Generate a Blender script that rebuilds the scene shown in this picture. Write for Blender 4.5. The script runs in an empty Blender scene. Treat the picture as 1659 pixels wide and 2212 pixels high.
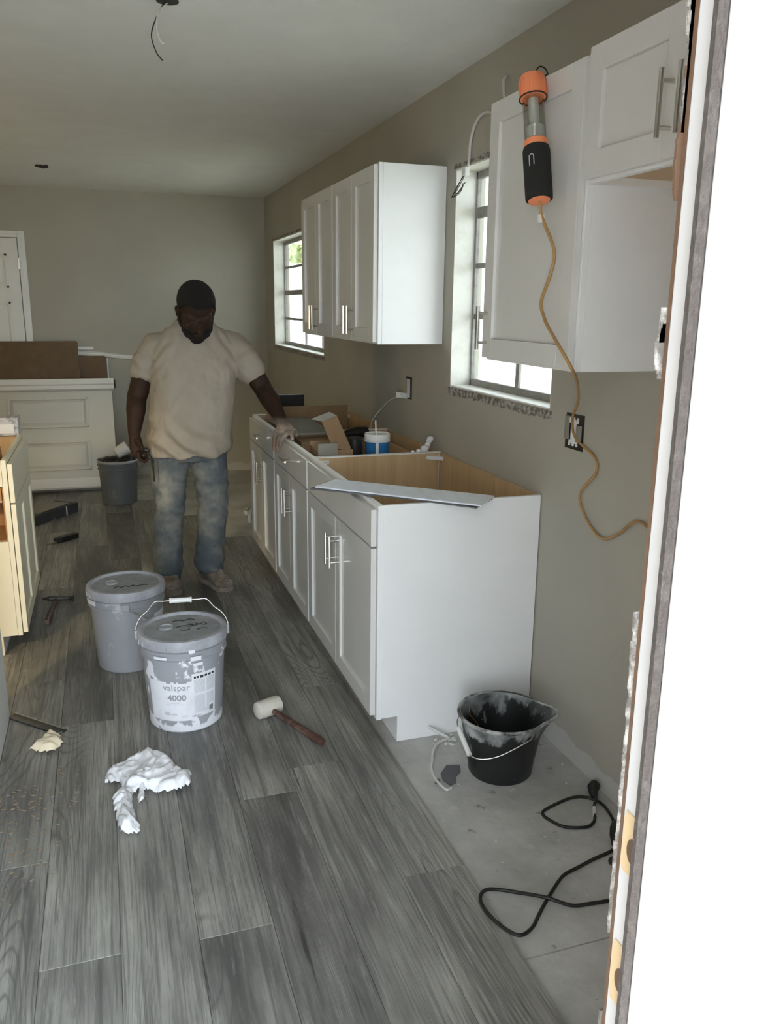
import bpy, bmesh, math, random
from mathutils import Vector, Matrix, noise
R = random.Random(7)
SC = bpy.context.scene
COL = SC.collection

# ------------------------------------------------------------ camera, world, lights, exposure
camd = bpy.data.cameras.new('camera'); cam = bpy.data.objects.new('camera', camd); COL.objects.link(cam)
SC.camera = cam
camd.sensor_fit = 'VERTICAL'; camd.sensor_height = 24.0; camd.lens = 24.0 * 1775.8 / 2212.0
camd.clip_start = 0.02; camd.clip_end = 200
yaw, pit, rol = .3259, .245, .0118
F = Vector((math.sin(yaw)*math.cos(pit), math.cos(yaw)*math.cos(pit), -math.sin(pit)))
Rv = Vector((math.cos(yaw), -math.sin(yaw), 0)); U = Rv.cross(F)
cR = Rv*math.cos(rol) + U*math.sin(rol); cU = -Rv*math.sin(rol) + U*math.cos(rol)
cam.matrix_world = Matrix(((cR.x, cU.x, -F.x, 0), (cR.y, cU.y, -F.y, 0), (cR.z, cU.z, -F.z, 1.517), (0, 0, 0, 1)))

wld = bpy.data.worlds.new('sky'); SC.world = wld; wld.use_nodes = True
wn = wld.node_tree.nodes; wl = wld.node_tree.links
bg = wn['Background']; bg.inputs['Strength'].default_value = 9
wtc = wn.new('ShaderNodeTexCoord'); wsep = wn.new('ShaderNodeSeparateXYZ'); wr = wn.new('ShaderNodeValToRGB')
wl.new(wtc.outputs['Generated'], wsep.inputs[0]); wl.new(wsep.outputs['Z'], wr.inputs[0]); wl.new(wr.outputs[0], bg.inputs['Color'])
wr.color_ramp.elements[0].color = (.86, .94, 1, 1); wr.color_ramp.elements[1].color = (.72, .85, 1, 1)

def area_portal(loc, rot, sx, sy):
    ld = bpy.data.lights.new('sky_portal', 'AREA'); ld.shape = 'RECTANGLE'; ld.size = sx; ld.size_y = sy
    ld.cycles.is_portal = True
    o = bpy.data.objects.new('sky_portal', ld); COL.objects.link(o); o.location = loc; o.rotation_euler = rot
PI = math.pi
area_portal((-.02, .45, 1.0), (PI/2, 0, 0), .96, 2.1)           # entry doorway, shines towards +y
area_portal((1.62, 2.93, 1.62), (0, PI/2, 0), .95, .95)          # kitchen window
area_portal((1.62, 6.44, 1.62), (0, PI/2, 0), .95, 1.78)         # far window

def lamp(name, loc, col, w, r):
    ld = bpy.data.lights.new(name, 'POINT'); ld.color = col; ld.energy = w; ld.shadow_soft_size = r
    o = bpy.data.objects.new(name, ld); COL.objects.link(o); o.location = loc
sund = bpy.data.lights.new('sun', 'SUN'); sund.energy = 12; sund.angle = .01; sund.color = (1, .98, .95)
sun = bpy.data.objects.new('sun', sund); COL.objects.link(sun); sun.rotation_euler = Vector((.10, .40, -.91)).to_track_quat('-Z', 'Y').to_euler()
spd = bpy.data.lights.new('warm_fill_spot', 'SPOT'); spd.color = (1, .76, .38); spd.energy = 140; spd.spot_size = math.radians(38); spd.spot_blend = .7; spd.shadow_soft_size = .08  # unseen warm spot, added to light the cream cabinet side
spo = bpy.data.objects.new('warm_fill_spot', spd); COL.objects.link(spo); spo.location = (-1.5, 1.3, 1.7)
spo.rotation_euler = (Vector((-.62, 3.7, .50))-spo.location).to_track_quat('-Z', 'Y').to_euler()
lamp('warm_fill_bulb', (-2.4, 5.0, 1.15), (1, .74, .30), 16, .06)  # unseen warm bulb, added to yellow the back wall

vs = SC.view_settings
vs.view_transform = 'Standard'; vs.look = 'None'; vs.gamma = 1; vs.use_curve_mapping = False
vs.exposure = 0.42
SC.cycles.use_denoising = True
SC.cycles.max_bounces = 10; SC.cycles.diffuse_bounces = 6; SC.cycles.sample_clamp_indirect = 8

# ------------------------------------------------------------ materials
def srgb(r, g, b):
    f = lambda c: (c/255/12.92) if c/255 <= .04045 else ((c/255+.055)/1.055)**2.4
    return (f(r), f(g), f(b))
class NT:
    def __init__(s, name):
        s.m = bpy.data.materials.new(name); s.m.use_nodes = True; s.t = s.m.node_tree
        s.p = s.t.nodes['Principled BSDF']; s.tc = None
    def n(s, typ, **k):
        nd = s.t.nodes.new(typ)
        for a, v in k.items():
            if a.startswith('i_'):
                key = a[2:]; key = int(key) if key.isdigit() else key.replace('_', ' ')
                s.set(nd.inputs[key], v)
            else: setattr(nd, a, v)
        return nd
    def set(s, sock, v):
        if isinstance(v, bpy.types.NodeSocket): s.t.links.new(v, sock)
        elif isinstance(v, tuple) and len(v) == 3 and sock.type == 'RGBA': sock.default_value = (*v, 1)
        else: sock.default_value = v
    def co(s, scale=(1, 1, 1), loc=(0, 0, 0)):
        if not s.tc: s.tc = s.n('ShaderNodeTexCoord')
        mp = s.n('ShaderNodeMapping'); s.t.links.new(s.tc.outputs['Object'], mp.inputs[0])
        mp.inputs['Scale'].default_value = scale; s.set(mp.inputs['Location'], loc)
        return mp.outputs[0]
    def noise(s, vec, scale, detail=4, rough=.55, dist=0.):
        return s.n('ShaderNodeTexNoise', i_Vector=vec, i_Scale=scale, i_Detail=detail, i_Roughness=rough, i_Distortion=dist).outputs['Fac']
    def math(s, op, a, b=0., c=None):
        nd = s.n('ShaderNodeMath', operation=op); s.set(nd.inputs[0], a); s.set(nd.inputs[1], b)
        if c is not None: s.set(nd.inputs[2], c)
        return nd.outputs[0]
    def rng(s, v, a, b, c=0., d=1.):
        return s.n('ShaderNodeMapRange', i_Value=v, i_1=a, i_2=b, i_3=c, i_4=d).outputs[0]
    def mix(s, f, a, b, mode='MIX'):
        nd = s.n('ShaderNodeMix', data_type='RGBA', blend_type=mode)
        s.set(nd.inputs['Factor'], f); s.set(nd.inputs[6], a); s.set(nd.inputs[7], b)
        return nd.outputs[2]
    def bump(s, h, st, dist=.01):
        b = s.n('ShaderNodeBump', i_Strength=st, i_Distance=dist, i_Height=h)
        s.t.links.new(b.outputs[0], s.p.inputs['Normal'])
    def out(s, col, rough=.5, metal=0., spec=.5):
        s.set(s.p.inputs['Base Color'], col); s.set(s.p.inputs['Roughness'], rough)
        s.p.inputs['Metallic'].default_value = metal; s.p.inputs['Specular IOR Level'].default_value = spec
        return s.m
def mat(name, col, rough=.5, metal=0., var=.08, vs=6., bs=0., bsc=60., spec=.5):
    t = NT(name)
    f = t.noise(t.co(), vs)
    c = t.mix(t.rng(f, .3, .7), tuple(x*(1-var) for x in col), tuple(min(1, x*(1+var)) for x in col))
    if bs: t.bump(t.noise(t.co(), bsc), bs)
    return t.out(c, rough, metal, spec)
def dusty(name, col, dust, amt=.5, sc=5., rough=.6, bs=0.1, bsc=80., stretch=(1, 1, 1), lo=.48, hi=.7):
    t = NT(name)
    f = t.rng(t.noise(t.co(stretch), sc, 6, .65), lo, hi, 0, amt)
    t.bump(t.noise(t.co(), bsc), bs)
    return t.out(t.mix(f, col, dust), rough)
M = {}
M['ceiling'] = mat('ceiling_paint', (.72, .72, .70), .9, var=.03, bs=.15, bsc=120)
def wall_mat():
    t = NT('greige_wall_paint')
    f = t.noise(t.co(), 2.2, 5)
    c = t.mix(t.rng(f, .35, .65), (.405, .385, .325), (.435, .412, .35))
    sep = t.n('ShaderNodeSeparateXYZ', i_0=t.co())
    z = t.math('ADD', sep.outputs['Z'], t.rng(t.noise(t.co(), 7), .3, .7, -.02, .02))
    c = t.mix(t.rng(z, .068, .074, .75, 0.), c, (.55, .545, .52))
    t.bump(t.noise(t.co(), 90), .12, .004)
    return t.out(c, .75)
M['wall'] = wall_mat()
M['plaster'] = dusty('window_reveal_plaster', (.72, .71, .66), (.5, .48, .42), .5, 9, .8)
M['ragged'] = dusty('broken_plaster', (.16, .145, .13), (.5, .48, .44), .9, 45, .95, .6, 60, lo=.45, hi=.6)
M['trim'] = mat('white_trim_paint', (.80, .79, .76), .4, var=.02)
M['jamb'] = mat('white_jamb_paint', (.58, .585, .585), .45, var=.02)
M['cab'] = mat('white_lacquer', (.68, .67, .64), .17, var=.015, spec=.55)
M['cabside'] = mat('white_cabinet_side', (.83, .83, .82), .42, var=.02)
M['cream'] = mat('cream_cabinet_side', (.78, .72, .56), .5, var=.03)
def wood(name, a, b, axis=2, sc=30., rough=.5):
    t = NT(name); s = [sc, sc, sc]; s[axis] = sc*.05
    f = t.noise(t.co(tuple(s)), 1.0, 6, .6)
    return t.out(t.mix(t.rng(f, .3, .7), a, b), rough)
M['ply'] = wood('birch_plywood', (.50, .33, .17), (.62, .44, .25))
M['plyh'] = wood('birch_plywood_flat', (.48, .31, .16), (.60, .42, .24), 1)
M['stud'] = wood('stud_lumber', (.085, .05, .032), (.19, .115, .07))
M['pine'] = wood('bare_pine', (.58, .43, .24), (.68, .53, .33))
M['steel'] = mat('brushed_steel', (.62, .60, .56), .28, 1., var=.05)
M['darkmetal'] = mat('dark_steel', (.10, .10, .10), .4, .8, var=.3, vs=30)
M['black'] = mat('black_plastic', (.012, .012, .012), .45)
M['rubber'] = mat('black_rubber_cord', (.012, .012, .010), .55)
M['weather'] = dusty('brown_weatherstrip', (.085, .072, .066), (.14, .125, .115), .8, 60, .9, .3, 200)
M['cardboard'] = mat('brown_cardboard', (.30, .19, .105), .85, var=.10, vs=20)
M['darkcard'] = mat('dark_cardboard', (.155, .10, .06), .85, var=.1, vs=20)
M['orange'] = mat('orange_plastic', (.95, .30, .13), .4, var=.04)
M['sleeve'] = mat('black_grip_sleeve', (.015, .016, .014), .85, bs=.4, bsc=400)
M['whitepl'] = mat('white_plastic', (.78, .78, .76), .4, var=.03)
M['cordtan'] = mat('tan_cord', (.42, .24, .085), .5, var=.12, vs=12)
M['cable'] = mat('white_cable_sheath', (.62, .61, .58), .5)
M['bluelabel'] = mat('blue_tub_label', (.03, .17, .42), .35, var=.25, vs=30)
M['whitepaper'] = mat('white_paper', (.80, .80, .82), .8, var=.03, bs=.3, bsc=60)
M['creampaper'] = mat('cream_paper', (.84, .72, .52), .8, var=.04, bs=.3, bsc=60)
M['denim'] = dusty('dusty_denim', (.10, .122, .14), (.36, .355, .32), .8, 5.5, .85, .3, 300, lo=.46, hi=.72)
M['boot'] = dusty('worn_brown_leather', (.16, .12, .09), (.42, .37, .31), .85, 16, .75, .25, 80, lo=.42, hi=.7)
M['sole'] = dusty('dusty_sole', (.22, .19, .16), (.38, .34, .30), .8, 20, .85)
M['hair'] = mat('black_hair', (.008, .006, .005), .8, bs=.8, bsc=350)
M['mallet'] = dusty('white_rubber_head', (.62, .58, .50), (.25, .22, .18), .55, 25, .8, .2, 90, lo=.5, hi=.75)
M['handlewood'] = dusty('dark_wood_handle', (.075, .034, .022), (.26, .19, .15), .6, 30, .55, .1, 60, (1, 1, 1))
M['sill'] = mat('white_sill', (.85, .85, .84), .5, var=.05)
M['alu'] = dusty('window_aluminium', (.30, .29, .27), (.14, .13, .12), .6, 30, .5)
M['fencewhite'] = mat('white_siding', (.72, .72, .73), .6, var=.02)
M['ground'] = mat('outdoor_concrete', (.66, .65, .61), .9, var=.1, vs=2)
M['lawn'] = mat('dry_lawn', (.38, .36, .31), .95, var=.2, vs=5)
M['leafy'] = mat('leaf_green', (.36, .40, .17), .6, var=.4, vs=12)
M['bark'] = mat('bark', (.15, .11, .07), .9)
M['shirtdark'] = mat('ink', (.03, .03, .03), .6)
M['inkgrey'] = mat('grey_ink', (.33, .33, .34), .6)
M['inkpale'] = mat('pale_grey_ink', (.55, .55, .58), .6)
M['labelwhite'] = dusty('bucket_label_paper', (.78, .78, .82), (.66, .66, .71), .8, 12, .6, .05)
M['copper'] = mat('rusty_copper_wire', (.45, .16, .07), .5, .3)
M['silverbox'] = dusty('printed_box', (.55, .55, .58), (.2, .2, .23), .8, 22, .6, lo=.5, hi=.6)
M['orangebox'] = mat('orange_brown_box', (.44, .24, .11), .8, var=.15)
M['tilebox'] = dusty('dark_printed_box', (.045, .047, .05), (.34, .34, .34), .8, 14, .6, .05, lo=.58, hi=.66)
M['greycard'] = mat('grey_board', (.26, .24, .20), .8, var=.08)
M['bootlogo'] = mat('dark_scuff', (.03, .025, .02), .6)
def glass(name, tint=(1, 1, 1), gl=.08):
    t = NT(name); tr = t.n('ShaderNodeBsdfTransparent', i_Color=tint); g = t.n('ShaderNodeBsdfGlossy', i_Roughness=.02)
    lwt = t.n('ShaderNodeLayerWeight'); mx = t.n('ShaderNodeMixShader')
    fr = t.math('MULTIPLY_ADD', t.math('POWER', lwt.outputs['Facing'], 5.), .9, .04)
    t.t.links.new(fr, mx.inputs[0]); t.t.links.new(tr.outputs[0], mx.inputs[1]); t.t.links.new(g.outputs[0], mx.inputs[2])
    t.t.links.new(mx.outputs[0], t.t.nodes['Material Output'].inputs[0]); return t.m
M['glass'] = glass('window_glass', (.93, .95, .94))
M['clear'] = glass('clear_tube', (.86, .87, .85))
def bucket_mat(name, base, paint, seed, bottom=True, amt=1.):
    t = NT(name)
    sep = t.n('ShaderNodeSeparateXYZ', i_0=t.co()); z = sep.outputs['Z']
    n1 = t.noise(t.co((1, 1, .7), (seed, 0, 0)), 9, 6, .6)
    sm = t.rng(n1, .585, .61, 0, amt)
    if bottom:
        zz = t.math('ADD', z, t.rng(t.noise(t.co((1, 1, .6), (seed, 3, 0)), 16, 5), .35, .65, -.03, .03))
        sm = t.math('MAXIMUM', sm, t.rng(zz, .028, .034, 1, 0))
    c = t.mix(t.rng(t.noise(t.co(), 4), .3, .7), tuple(x*.93 for x in base), tuple(x*1.07 for x in base))
    return t.out(t.mix(sm, c, paint), .45)
M['bk1'] = bucket_mat('grey_pail_splashed', (.335, .34, .365), (.80, .80, .84), 3.3)
M['bk2'] = bucket_mat('grey_pail', (.315, .32, .34), (.6, .6, .62), 8.1, False, .5)
M['bk3'] = bucket_mat('dark_grey_pail', (.14, .15, .165), (.3, .31, .33), 5.7, False, .3)
M['lid'] = dusty('scuffed_lid', (.25, .26, .265), (.40, .41, .43), .9, 9, .6, .2, 30, lo=.45, hi=.75)
M['lidrim'] = dusty('pail_lid_rim', (.33, .335, .36), (.50, .51, .54), .8, 10, .5, .1)
def blackbucket():
    t = NT('black_pail_paint_stained')
    sep = t.n('ShaderNodeSeparateXYZ', i_0=t.co()); z = sep.outputs['Z']
    n1 = t.noise(t.co((1, 1, .45)), 14, 6, .65)
    zz = t.math('ADD', z, t.rng(n1, .3, .7, -.05, .05))
    up = t.rng(zz, .170, .186, 0, 1)
    dr = t.rng(t.noise(t.co((1, 1, .08)), 40, 2), .66, .70, 0, .35)
    sp = t.rng(t.noise(t.co(), 60, 1), .76, .79, 0, .7)
    c = t.mix(up, (.014, .014, .014), t.mix(t.rng(t.noise(t.co(), 8), .4, .62), (.05, .055, .055), (.42, .43, .43)))
    c = t.mix(t.math('MAXIMUM', dr, sp), c, (.45, .45, .44))
    return t.out(c, .4)
M['bbk'] = blackbucket()
def plank_mat():
    t = NT('grey_oak_vinyl_plank')
    oi = t.n('ShaderNodeObjectInfo'); rnd = oi.outputs['Random']
    off = t.n('ShaderNodeCombineXYZ', i_0=t.math('MULTIPLY', rnd, 37.), i_1=t.math('MULTIPLY', rnd, 91.), i_2=t.math('MULTIPLY', rnd, 17.)).outputs[0]
    v = t.n('ShaderNodeVectorMath', operation='ADD', i_0=t.co(), i_1=off).outputs[0]
    def mp(sc):
        m_ = t.n('ShaderNodeMapping', i_0=v); m_.inputs['Scale'].default_value = sc; return m_.outputs[0]
    low = t.noise(mp((4.6, .62, 1)), 1., 1, .4)
    ph = t.math('FRACT', t.math('ADD', t.math('MULTIPLY', low, 46.), t.math('MULTIPLY', t.noise(mp((60, 8, 1)), 1., 2), .5)))
    rings = t.math('SUBTRACT', 1., t.math('ABSOLUTE', t.math('MULTIPLY_ADD', ph, 2., -1.)))
    rings = t.rng(rings, .62, .98)
    fine = t.noise(mp((170, 3.2, 1)), 1., 6, .7)
    strk = t.noise(mp((34, 1.1, 1)), 1., 5, .65)
    blotch = t.noise(mp((7, 1.5, 1)), 1., 6, .65)
    crack = t.rng(t.noise(mp((46, 1.5, 1)), 1., 5, .7), .645, .70, 0, 1)
    tone = t.math('ADD', t.rng(blotch, .3, .7, -.5, .5), t.rng(rnd, 0, 1, -.24, .24))
    c = t.mix(t.math('ADD', tone, .5), (.092, .089, .083), (.39, .375, .338))
    where = t.rng(t.noise(mp((5, .9, 1)), 1., 2), .47, .60, 0, .62)
    c = t.mix(t.math('MULTIPLY', rings, where), c, (.075, .072, .066))
    c = t.mix(t.rng(strk, .52, .62, 0, .50), c, (.085, .083, .08))
    c = t.mix(t.rng(fine, .49, .60, 0, .6), c, (.085, .083, .078))
    c = t.mix(t.math('MULTIPLY', crack, .8), c, (.035, .032, .028))
    c = t.mix(t.rng(t.noise(mp((48, 4, 1)), 1., 5, .7), .58, .74, 0, .45), c, (.50, .49, .47))
    t.bump(t.math('ADD', fine, t.math('MULTIPLY', rings, -.4)), .15, .002)
    return t.out(c, t.rng(blotch, .3, .7, .36, .5), spec=.5)
M['plank'] = plank_mat()
def slab_mat():
    t = NT('bare_concrete_slab')
    n1 = t.noise(t.co(), 3.2, 8, .65); n2 = t.noise(t.co((1, .25, 1)), 40, 3)
    c = t.mix(t.rng(n1, .3, .72), (.32, .315, .295), (.57, .56, .53))
    c = t.mix(t.rng(n2, .5, .75, 0, .35), c, (.38, .37, .355))
    vo = t.n('ShaderNodeTexVoronoi', i_Vector=t.co(), i_Scale=8.5); 
    c = t.mix(t.math('MULTIPLY', t.rng(t.math('ADD', vo.outputs['Distance'], t.rng(n1, .3, .7, -.05, .05)), .11, .15, 1, 0), t.rng(t.noise(t.co(), 2.5), .5, .56, 0, .55)), c, (.52, .51, .49))
    c = t.mix(t.rng(t.noise(t.co((1, 1, 1), (4, 2, 0)), 14, 5, .7), .63, .68, 0, .55), c, (.08, .075, .07))
    t.bump(t.noise(t.co(), 30, 6), .35, .006)
    return t.out(c, .85)
M['slab'] = slab_mat()
def skin_mat():
    t = NT('dark_skin')
    n1 = t.noise(t.co(), 18, 4)
    c = t.mix(t.rng(n1, .3, .7), (.028, .0135, .008), (.045, .022, .0135))
    sep = t.n('ShaderNodeSeparateXYZ', i_0=t.co())
    g = t.math('MULTIPLY', t.rng(sep.outputs['X'], .34, .40), t.rng(sep.outputs['Z'], .955, .91))
    g = t.math('MULTIPLY', g, t.rng(n1, .25, .6, .35, 1))
    c = t.mix(g, c, (.55, .45, .36))
    tip = t.math('MULTIPLY', g, t.rng(sep.outputs['Z'], .86, .81))
    c = t.mix(tip, c, (.60, .36, .26))
    return t.out(c, .68, spec=.3)
M['skin'] = skin_mat()
def shirt_mat():
    t = NT('dusty_tan_tshirt')
    n1 = t.noise(t.co(), 5, 5)
    c = t.mix(t.rng(n1, .3, .7), (.36, .31, .25), (.42, .365, .295))
    c = t.mix(t.rng(t.noise(t.co(), 7, 4), .60, .72, 0, .35), c, (.26, .20, .15))
    t.bump(t.noise(t.co(), 500, 2), .15, .002)
    return t.out(c, .9)
M['shirt'] = shirt_mat()

# ------------------------------------------------------------ mesh helpers
class MB:
    def __init__(s): s.v = []; s.f = []
    def add(s, vs, fs):
        b = len(s.v); s.v += [tuple(v) for v in vs]; s.f += [tuple(b+i for i in f) for f in fs]; return s
    def box(s, lo, hi):
        (a, b, c), (d, e, f) = lo, hi
        return s.add([(a, b, c), (d, b, c), (d, e, c), (a, e, c), (a, b, f), (d, b, f), (d, e, f), (a, e, f)],
                     [(0, 3, 2, 1), (4, 5, 6, 7), (0, 1, 5, 4), (1, 2, 6, 5), (2, 3, 7, 6), (3, 0, 4, 7)])
    def obox(s, c, X, Y, Z):
        c, X, Y, Z = map(Vector, (c, X, Y, Z))
        vs = [c+X*i+Y*j+Z*k for k in (-1, 1) for i, j in ((-1, -1), (1, -1), (1, 1), (-1, 1))]
        return s.add(vs, [(0, 3, 2, 1), (4, 5, 6, 7), (0, 1, 5, 4), (1, 2, 6, 5), (2, 3, 7, 6), (3, 0, 4, 7)])
    def prism(s, poly, ax, t0, t1):       # polygon in the two other axes, extruded along axis ax
        def P(p, t):
            q = list(p); q.insert(ax, t); return q
        n = len(poly)
        return s.add([P(p, t0) for p in poly]+[P(p, t1) for p in poly],
                     [tuple(range(n-1, -1, -1)), tuple(range(n, 2*n))]+[(i, (i+1) % n, n+(i+1) % n, n+i) for i in range(n)])
    def rings(s, rs, cap=True, closed=False):
        n = len(rs[0]); vs = [p for r in rs for p in r]; fs = []
        m = len(rs)
        for j in range(m if closed else m-1):
            a, b = j*n, ((j+1) % m)*n
            fs += [(a+i, a+(i+1) % n, b+(i+1) % n, b+i) for i in range(n)]
        if cap and not closed: fs += [tuple(range(n-1, -1, -1)), tuple(range((m-1)*n, m*n))]
        return s.add(vs, fs)
    def lathe(s, prof, c=(0, 0, 0), n=32, closed=False, M3=None, fn=None):
        rs = []
        for k, (r, z) in enumerate(prof):
            ring = []
            for i in range(n):
                a = 2*PI*i/n; p = Vector((r*math.cos(a), r*math.sin(a), z))
                if fn: p = fn(p, a, k)
                if M3: p = M3 @ p
                ring.append(p+Vector(c))
            rs.append(ring)
        return s.rings(rs, not closed, closed)
    def tube(s, pts, r, n=8, sy=1., caps=True):
        pts = [Vector(p) for p in pts]; rr = r if isinstance(r, (list, tuple)) else [r]*len(pts)
        t = (pts[1]-pts[0]).normalized(); up = Vector((0, 0, 1)) if abs(t.z) < .9 else Vector((1, 0, 0))
        x = t.cross(up).normalized(); rs = []
        for i, p in enumerate(pts):
            d = (pts[min(i+1, len(pts)-1)]-pts[max(i-1, 0)]).normalized()
            x = (x-d*x.dot(d)).normalized(); y = d.cross(x)
            rs.append([p+(x*math.cos(2*PI*k/n)+y*sy*math.sin(2*PI*k/n))*rr[i] for k in range(n)])
        return s.rings(rs, caps)
    def limb(s, pts, rr, n=16):           # tapered limb with rounded ends; rr: radius or (rx, ry)
        pts = [Vector(p) for p in pts]; rr = [(r, r) if not isinstance(r, tuple) else r for r in rr]
        d0 = (pts[0]-pts[1]).normalized(); d1 = (pts[-1]-pts[-2]).normalized()
        P = []; Q = []
        for k in (1, .75, .4): 
            P.append(pts[0]+d0*max(rr[0])*k); c = math.sqrt(max(.02, 1-k*k)); Q.append((rr[0][0]*c, rr[0][1]*c))
        P += pts; Q += rr
        for k in (.4, .75, 1):
            P.append(pts[-1]+d1*max(rr[-1])*k); c = math.sqrt(max(.02, 1-k*k)); Q.append((rr[-1][0]*c, rr[-1][1]*c))
        t = (P[1]-P[0]).normalized(); x = Vector((1, 0, 0)); x = (x-t*x.dot(t))
        x = x.normalized() if x.length > .1 else Vector((0, 1, 0)); rs = []
        for i, p in enumerate(P):
            d = (P[min(i+1, len(P)-1)]-P[max(i-1, 0)]).normalized()
            x = (x-d*x.dot(d)).normalized(); y = d.cross(x)
            rs.append([p+x*math.cos(2*PI*k/n)*Q[i][0]+y*math.sin(2*PI*k/n)*Q[i][1] for k in range(n)])
        return s.rings(rs)
    def ball(s, c, ax, n=16, m=10):       # ellipsoid with axis vectors
        A, B, C_ = map(Vector, ax); c = Vector(c); rs = []
        for j in range(1, m):
            th = PI*j/m
            rs.append([c+(A*math.cos(2*PI*i/n)+B*math.sin(2*PI*i/n))*math.sin(th)+C_*math.cos(th) for i in range(n)])
        return s.rings(rs)
    def mesh(s, name, off=(0, 0, 0), fix=True):
        me = bpy.data.meshes.new(name); o = Vector(off)
        me.from_pydata([Vector(v)-o for v in s.v], [], s.f)
        if fix:
            bm = bmesh.new(); bm.from_mesh(me); bmesh.ops.recalc_face_normals(bm, faces=bm.faces); bm.to_mesh(me); bm.free()
        return me
def spline(pts, k=6):
    pts = [Vector(p) for p in pts]; out = []
    for i in range(len(pts)-1):
        p0, p1, p2, p3 = pts[max(i-1, 0)], pts[i], pts[i+1], pts[min(i+2, len(pts)-1)]
        for j in range(k):
            t = j/k
            out.append(.5*((2*p1)+(p2-p0)*t+(2*p0-5*p1+4*p2-p3)*t*t+(3*p1-p0-3*p2+p3)*t**3))
    return out+[pts[-1]]
def link(name, me, m, parent=None, smooth=False, bevel=0., loc=(0, 0, 0)):
    o = bpy.data.objects.new(name, me); COL.objects.link(o); o.location = loc
    if m is not None:
        me.materials.clear(); me.materials.append(M[m] if isinstance(m, str) else m)
    if smooth: me.polygons.foreach_set('use_smooth', [True]*len(me.polygons))
    if bevel:
        b = o.modifiers.new('bevel', 'BEVEL'); b.width = bevel; b.segments = 2; b.limit_method = 'ANGLE'
    if parent: o.parent = parent
    return o
def tag(o, label=None, cat=None, group=None, kind=None):
    if label: o['label'] = label
    if cat: o['category'] = cat
    if group: o['group'] = group
    if kind: o['kind'] = kind
    return o
class Thing:                              # Empty at the thing's base; parts given in world coordinates
    def __init__(s, name, loc, label=None, cat=None, group=None, kind=None):
        s.o = bpy.data.objects.new(name, None); COL.objects.link(s.o); s.loc = Vector(loc); s.o.location = loc
        s.o.empty_display_size = .05
        tag(s.o, label, cat, group, kind)
    def part(s, name, mb, m, parent=None, smooth=False, bevel=0., label=None, kind=None):
        o = link(name, mb.mesh(name, s.loc), m, parent or s.o, smooth, bevel)
        if label: o['label'] = label
        if kind: o['kind'] = kind
        return o
def single(name, mb, m, label, cat, loc, group=None, smooth=False, bevel=0.):
    return tag(link(name, mb.mesh(name, loc), m, None, smooth, bevel, loc), label, cat, group)
def struct(name, mb, m, parent=None, smooth=False, bevel=0.):
    o = link(name, mb.mesh(name), m, parent, smooth, bevel)
    if not parent: o['kind'] = 'structure'
    return o
def autosmooth(o, ang=.6):
    try:
        me = o.data; me.polygons.foreach_set('use_smooth', [True]*len(me.polygons))
        bm = bmesh.new(); bm.from_mesh(me)
        for e in bm.edges:
            if len(e.link_faces) == 2 and e.calc_face_angle(0) > ang: e.smooth = False
        bm.to_mesh(me); bm.free()
    except Exception: pass
    return o

# ------------------------------------------------------------ room shell
XW, YB, HC, ZP = 1.438, 7.68, 2.435, .012
W1 = (2.49, 3.372, 1.178, 2.072); W2 = (5.585, 7.305, 1.178, 2.05)
XO = 1.575                                  # outer face of the right wall
XL = -3.4
fl = MB(); fl.box((XL, 1.458, -.10), (XO, YB+.1, 0)); fl.box((XL, .40, -.10), (XO, 1.453, 0)); fl.box((XL, 1.45, -.10), (XO, 1.46, -.004))
floor = struct('floor', fl, 'slab')
ce = MB().box((XL-.1, .40, HC), (XO, YB+.1, HC+.1)); struct('ceiling', ce, 'ceiling')
wr_ = MB()
wr_.box((XW, .577, 0), (XO, YB+.1, W1[2])); wr_.box((XW, .577, W1[3]), (XO, YB+.1, HC))
wr_.box((XW, .577, W1[2]), (XO, W1[0], W1[3])); wr_.box((XW, W1[1], W1[2]), (XO, W2[0], W1[3])); wr_.box((XW, W2[1], W1[2]), (XO, YB+.1, W1[3]))
wr_.box((XW, W2[0], W2[3]), (XO, W2[1], W1[3]))
wall_right = struct('wall_right', wr_, 'wall')
struct('wall_back', MB().box((XL, YB, 0), (XW, YB+.1, HC)), 'wall')
lw = MB().box((XL-.1, .6, 0), (XL, YB, HC))
struct('wall_left', lw, 'wall')
JX = .433                                  # face of the entry jamb
fw = MB(); fw.box((XL-.1, .455, 0), (-.50, .60, HC)); fw.box((JX+.022, .462, 0), (XO, .577, HC)); fw.box((-.50, .455, 2.07), (JX+.022, .577, HC))
struct('wall_front', fw, 'wall')
# knee wall at the left edge of the view
kw = MB().box((-.53, 1.25, 0), (-.423, 3.104, .92))
struct('wall_half', kw, 'trim', bevel=.012)

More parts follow.
